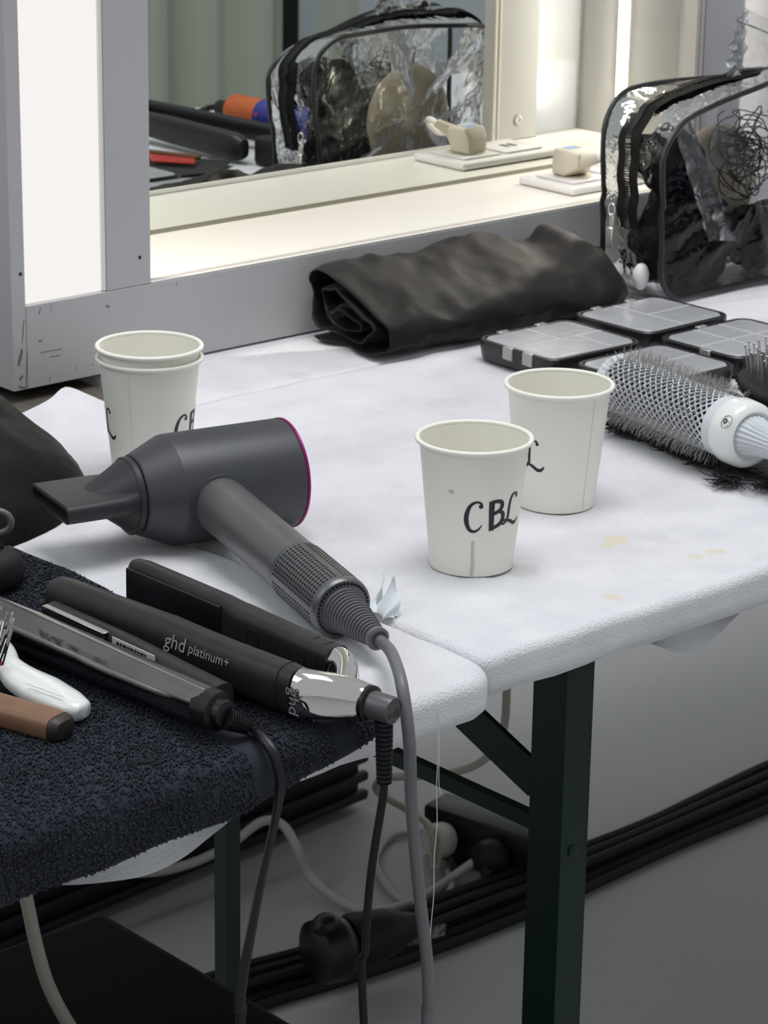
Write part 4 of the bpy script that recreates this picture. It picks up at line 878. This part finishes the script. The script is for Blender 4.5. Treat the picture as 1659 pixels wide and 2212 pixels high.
# ================================================================== TISSUE AND LOOSE THREAD
tis = mat('tissue', (.72, .77, .78), .8, bump=(120, .4, .001))
tc0 = at(838, 1340, .001)
def tissue(u, v):
    a, b = at(800, 1325, .001), at(850, 1341, .001); c, d = at(820, 1252, .0125), at(862, 1293, .0105)
    p = (a*(1-u)+b*u)*(1-v)+((c*(1-u)+d*u)+A(0, 0, .010*math.cos(u*9)))*v; return p+A(.004*math.sin(u*8+v*3), .004*math.cos(u*7-v*4), 0)
mk('tissue_scrap', grid(tissue, 20, 12), tis, label='crumpled scrap of white tissue beside the dryer cord relief', cat='tissue')
mk('loose_thread', join([tube(spline([atY(*q, 1.108) for q in ((944, 1535), (946, 1620), (943, 1700), (944, 1780), (938, 1850), (937, 1930), (931, 2000), (929, 2042))], 6), .00032, 5), tube(spline([atY(*q, 1.106) for q in ((948, 1530), (949, 1620), (948, 1690), (953, 1716))], 6), .00026, 5)]), mat('white_thread', (.75, .76, .76), .8), label='loose white thread hanging from the cloth edge beside the grey cord', cat='thread')

# ================================================================== ON THE FLOOR UNDER THE TABLES
crt = thing('storage_crate', 'black storage box with horizontal ribs on the floor under the tables', 'storage box', A(1.78, 2.45, FLZ))
cm_ = mat('crate_black', (.010, .010, .011), .5, spec=.3)
c0, c1 = at(800, 1744, FLZ), at(253, 1976, FLZ); cd_ = unit(c1-c0); cn = A(-cd_[1], cd_[0], 0); cn = cn if cn[1] > 0 else -cn
FC = frame(c0, -cd_); FC[:3, 0] = -cd_; FC[:3, 1] = cn; FC[:3, 2] = (0, 0, 1)
mk('body', xf(box(-.62, -.006, .008, .38, .004, .23, .012, 3), FC), cm_, crt)
for k in range(9): mk('rib', xf(box(-.615, -.002, .0, .012, .012+k*.0245, .025+k*.0245, .004, 2), FC), cm_, crt)
mk('lid', xf(box(-.63, .004, -.004, .39, .2305, .245, .006, 2), FC), cm_, crt)
bc = thing('equipment_case', 'black equipment case on the floor in the near left corner under the table', 'case', A(.75, 1.25, FLZ))
mk('body', box(.42, 1.075, 1.124, 1.50, FLZ+.001, -.335, .02, 4), mat('case_fabric', (.006, .006, .007), .75, spec=.2, bump=(300, .3, .001)), bc)
mk('lid', box(.415, 1.079, 1.120, 1.504, -.333, -.302, .012, 4), MATS['case_fabric'], bc)
for k in range(3): mk('rivet', xf(lathe([(.005, 0), (.004, .002), (.0001, .003)], 12), frame(A(.80, 1.35-k*.09, -.3018), A(1, 0, 0))), PLAS['steel'], bc)
ps = thing('power_strip', 'black power strip on the floor beside the table leg', 'power strip', at(1040, 1850, FLZ))
FS = frame(A(1.994, 2.132, FLZ), A(.20, -.98, 0))      # x along the strip, -y is the socket face
mk('housing', xf(box(-.005, .168, 0, .048, .001, .066, .006, 2), FS), PLAS['black'], ps)
for k in range(2): mk('outlet', xf(lathe([(.0235, 0), (.0235, .001), (.020, .0012), (.020, -.002), (.0001, -.002)], 24), FS@frame(A(.035+k*.072, -.0002, .034), A(1, 0, 0), A(0, -1, 0))), PLAS['blackmat'], ps)
def plug_(label, x, m, pathpx, cm2, r=.0045):
    b = (FS@A(x, -.0085, .034, 1))[:3]; n = -FS[:3, 1]; n = unit(n+A(0, 0, .25))
    o = thing('mains_plug', label, 'plug', b)
    mk('plug_body', xf(lathe([(.0001, 0), (.0195, 0), (.021, .004), (.020, .018), (.0165, .026), (.009, .029), (.0001, .0295)], 28), frame(b, A(0, 1, 0), n)), m, o)
    mk('cord_boot', tube([b+n*.016, b+n*.022+A(-.004, -.006, -.016), b+n*.024+A(-.006, -.010, -.027)], [.0095, .0075, .0055], 12), m, o)
    st = b+n*.024+A(-.006, -.010, -.026)
    mk('power_cord', tube(spline([st]+[atY(px, py, float(z[1:])) if isinstance(z, str) else at(px, py, z) for px, py, z in pathpx], 10), r, 10), cm2, o)
wc = mat('white_cord', (.46, .45, .40), .5)
plug_('round white mains plug in the black power strip', .035, mat('plug_white', (.55, .54, .48), .45), [(930, 1790, FLZ+.06), (880, 1750, FLZ+.05), (830, 1720, FLZ+.08), (812, 1700, FLZ+.12), (840, 1680, FLZ+.17), (960, 1672, FLZ+.20), (1040, 1645, FLZ+.22), (1085, 1585, FLZ+.25), (1095, 1480, FLZ+.31), (1094, 1380, FLZ+.36)], mat('beige_cord', (.38, .34, .27), .5))
plug_('black mains plug with a white cord in the power strip', .107, PLAS['blackmat'], [(1040, 1858, FLZ+.035), (980, 1893, FLZ+.012), (900, 1945, FLZ+.006), (810, 1968, FLZ+.006), (740, 1950, FLZ+.008), (670, 1895, FLZ+.02), (640, 1830, 'Y2.16'), (610, 1782, 'Y2.19'), (565, 1775, 'Y2.20'), (500, 1822, 'Y2.20'), (420, 1862, 'Y2.21'), (330, 1884, 'Y2.21'), (250, 1880, 'Y2.21'), (160, 1850, 'Y2.21')], wc, .0055)
lp2 = [at(px, py, FLZ+.006) for px, py in ((960, 1790), (1000, 1830), (968, 1870), (975, 1920), (930, 1950), (870, 1945), (825, 1900), (812, 1855), (840, 1810), (890, 1798), (930, 1795))]
mk('white_cord_loop', tube(spline(lp2, 8), .0042, 8), wc, label='loop of thin white cord on the floor in front of the power strip', cat='cord')
# black cable bundle
bpx = [(430, 2190), (560, 2150), (700, 2105), (850, 2050), (1000, 1995), (1150, 1940), (1270, 1885), (1420, 1822), (1560, 1765), (1700, 1700), (1900, 1610)]
ctr = np.array([at(x, y, FLZ) for x, y in bpx]); tg = np.gradient(ctr, axis=0); tg /= np.linalg.norm(tg, axis=1)[:, None]; pn_ = np.stack([-tg[:, 1], tg[:, 0], 0*tg[:, 0]], 1)
spread = np.array([1.3, 1.25, 1.2, 1.3, 1.45, 1.35, 1.15, 1.0, 1.2, 1.4, 1.5])
SL = [(2, 0), (1, 0), (0, 0), (-1, 0), (-2, 0), (1.5, 1), (.5, 1), (-.6, 1)]; SL.sort(key=lambda q: -q[0])
for k, (o_, ly) in enumerate(SL):
    r_ = (.0066, .0060)[k % 2]; wig = np.array([.0035*math.sin(i*1.7) for i in range(len(bpx))])
    P = ctr+pn_*(o_*.0136*spread+wig)[:, None]; P[:, 2] = FLZ+.0070+ly*.0142
    mk('black_cable', tube(spline(P, 8), r_, 8), PLAS['rubber'], label='%s black cable from the back in the floor bundle behind the table leg' % ('first', 'second', 'third', 'fourth', 'fifth', 'sixth', 'seventh', 'last')[k], cat='cable', group='cables of the black floor bundle')
cx_ = [(920, 1995, .012), (990, 1955, .014), (1080, 1935, .014), (1160, 1905, .012), (1230, 1880, .012)]
mk('black_cable', tube(spline([at(x, y, FLZ+z) for x, y, z in cx_], 8), .0065, 8), PLAS['rubber'], label='single black cable leaving the coupler above the floor bundle', cat='cable')
mk('cable_tie', xf(tube(np.stack([.037*np.cos(t), .0175*np.sin(t)+.0150, 0*t], 1), .0025, 6, False, 2.0), frame(at(1425, 1822, FLZ+.004), A(.72, -.69, 0)@np.eye(3), unit(at(1560, 1765, FLZ)-at(1270, 1885, FLZ)))), PLAS['blackmat'], label='black strap tying the floor cable bundle together', cat='strap')
cpl = thing('cable_coupler', 'bulky black cable coupler and plug lying on the floor bundle', 'coupler', at(720, 2090, FLZ))
cdir = unit(at(860, 2040, FLZ)-at(690, 2090, FLZ)); b0 = at(672, 2062, FLZ+.062)
mk('plug_head', xf(lathe([(.0001, 0), (.024, 0), (.034, .006), (.036, .030), (.030, .042), (.020, .048), (.0001, .048)], 28), frame(b0, A(0, 0, 1), cdir)), PLAS['black'], cpl)
mk('socket_body', xf(lathe([(.0001, .047), (.029, .047), (.031, .052), (.026, .095), (.018, .115), (.010, .140), (.0001, .141)], 28), frame(b0, A(0, 0, 1), cdir)), PLAS['blackmat'], cpl)
mk('hinged_cap', blob(b0+A(.012, -.01, .035), .016, .014, .012, .1, 60, 3, 3), PLAS['black'], cpl)
mk('clear_tag', sheet(at(880, 2045, FLZ+.03), at(960, 2020, FLZ+.03), at(965, 1995, FLZ+.04), at(890, 2010, FLZ+.04), 8, 4, .002, 60, 1), film, cpl)
mk('hanging_cord', tube(spline([atY(48, 1900, 1.32), atY(60, 1955, 1.32), atY(78, 2040, 1.32), atY(105, 2130, 1.32), atY(150, 2215, 1.32), atY(215, 2300, 1.32)], 8), .0045, 10), mat('cream_cord', (.42, .41, .34), .5), label='cream cord hanging down under the towel at the left', cat='cord')

# ================================================================== SEEN ONLY IN THE MIRROR (right end of the table)
def unmir(x, y, z=0.0): p = at(x, y, z); return A(p[0], 2*(FY+DM)-p[1], p[2])
ms = thing('hair_straightener', 'plain black straightener seen open in the mirror', 'straightener', unmir(430, 320))
q0, q1 = unmir(300, 262, .024), unmir(528, 322, .019); vf, Mq, Lq = arm_mesh(q0, q1, [(0, .010, .014, 0), (.3, .011, .016, 0), (.9, .011, .0165, 0), (.96, .010, .015, 0), (1, .007, .011, 0)], 3)
mk('arm', vf, satin, ms)
q0, q1 = unmir(300, 232, .030), unmir(640, 300, .020); vf, Mq, Lq = arm_mesh(q0, q1, [(0, .009, .012, 0), (.5, .009, .012, 0), (1, .008, .011, 0)], 3); mk('arm', vf, PLAS['black'], ms)
mk('hinge', xf(box(-.02, .004, -.012, .035, -.012, .012, .004, 2), frame(unmir(296, 250, .026), q1-q0)), PLAS['black'], ms)
od = thing('hair_dryer', 'hair dryer with orange perforated cage and blue collar, seen only in the mirror', 'hair dryer', unmir(560, 280))
o0, o1 = unmir(505, 238, .030), unmir(612, 258, .030); ol = np.linalg.norm(o1-o0); od_ = unit(o1-o0); FO = frame(o0, A(0, 0, 1), od_)
org = mat('orange_plastic', (.62, .14, .03), .45); blu = mat('deep_blue', (.035, .035, .26), .4)
rO = .0205; sC = .60*ol
mk('filter_cage', xf(lathe([(.0001, 0), (.019, 0), (rO, .002), (rO, sC), (.019, sC+.0005)], 40), FO), org, od)
dd = []
for i in range(11):
    for j in range(34):
        th = 2*np.pi*j/34; s = .004+i*(sC-.008)/10; d, _ = disc((0, 0), .00095, 6); r = rO+.0001; dd.append((np.stack([r*np.cos(th+d[:, 0]/r), r*np.sin(th+d[:, 0]/r), s+d[:, 1]], 1), [tuple(range(5, -1, -1))]))
mk('perforations', xf(join(dd), FO), mat('orange_shadow', (.10, .02, .008), .7), od, kind='stuff', smooth=False)
mk('handle', xf(lathe([(.019, sC+.0006), (rO+.0002, sC+.001), (rO+.0002, ol+.02), (.0195, ol+.022), (.0190, .15), (.0001, .15)], 40), FO), blu, od)
vm = unit(unmir(560, 0, .3)*0+A(-1, .9, .35)); vm = unit(A(-.55, .75, .2)); vm = unit(vm-od_*(vm@od_))
mk('logo', xf(join([tube(np.stack([.0034*np.cos(t), .0034*np.sin(t), 0*t], 1), .0005, 5, False), disc((0, 0), .0014, 8)]), frame(o0+od_*(sC+.008)+vm*(rO+.0006), od_, vm)), mat('logo_red', (.6, .08, .08), .5), od)
mk('strain_relief', xf(lathe([(.0001, -.030), (.0065, -.030), (.0095, -.026), (.0115, -.004), (.013, 0), (.0001, .0005)], 24), FO), PLAS['blackmat'], od)
mk('power_cord', tube(spline([o0-od_*.029, o0-od_*.045-A(0, 0, .003), unmir(440, 238, .024), unmir(408, 248, .015), unmir(380, 262, .006)], 8), .0038, 8), PLAS['rubber'], od)
mk('head', xf(lathe([(.0001, -.045), (.032, -.045), (.039, -.04), (.039, .045), (.036, .05), (.0001, .05)], 40), frame(o0+od_*.205+A(0, 0, .012), A(0, 0, 1), np.cross(od_, A(0, 0, 1)))), PLAS['blackmat'], od)
rc = thing('red_comb', 'black cloth roll holding a red-toothed comb, seen in the mirror below the straightener', 'comb', unmir(400, 350))
e_ = [unmir(318, 332, .006), unmir(505, 348, .006), unmir(470, 372, .004), unmir(318, 385, .004)]
mk('cloth', sheet(e_[0], e_[1], e_[2]+A(0, 0, .0), e_[3], 20, 8, .003, 60, 3), fz, rc)
for k in range(22):
    a = unmir(322+k*4.6, 333+k*.45, .012); b = unmir(327+k*4.2+4, 349+k*.25, .010); mk('tooth', tube([a, b], .0010, 5), mat('red_tooth', (.62, .05, .04), .45), rc)
mk('comb_spine', tube([unmir(318, 327, .013), unmir(432, 340, .013)], .003, 6), mat('brown_spine', (.16, .07, .02), .5), rc)
mk('round_pot', xf(lathe([(.0001, 0), (.020, 0), (.022, .003), (.022, .026), (.020, .030), (.0001, .030)], 32), frame(unmir(590, 352, .0015), A(1, 0, 0))), PLAS['blackmat'], label='small black lidded pot beside the clear bag, seen in the mirror', cat='pot')
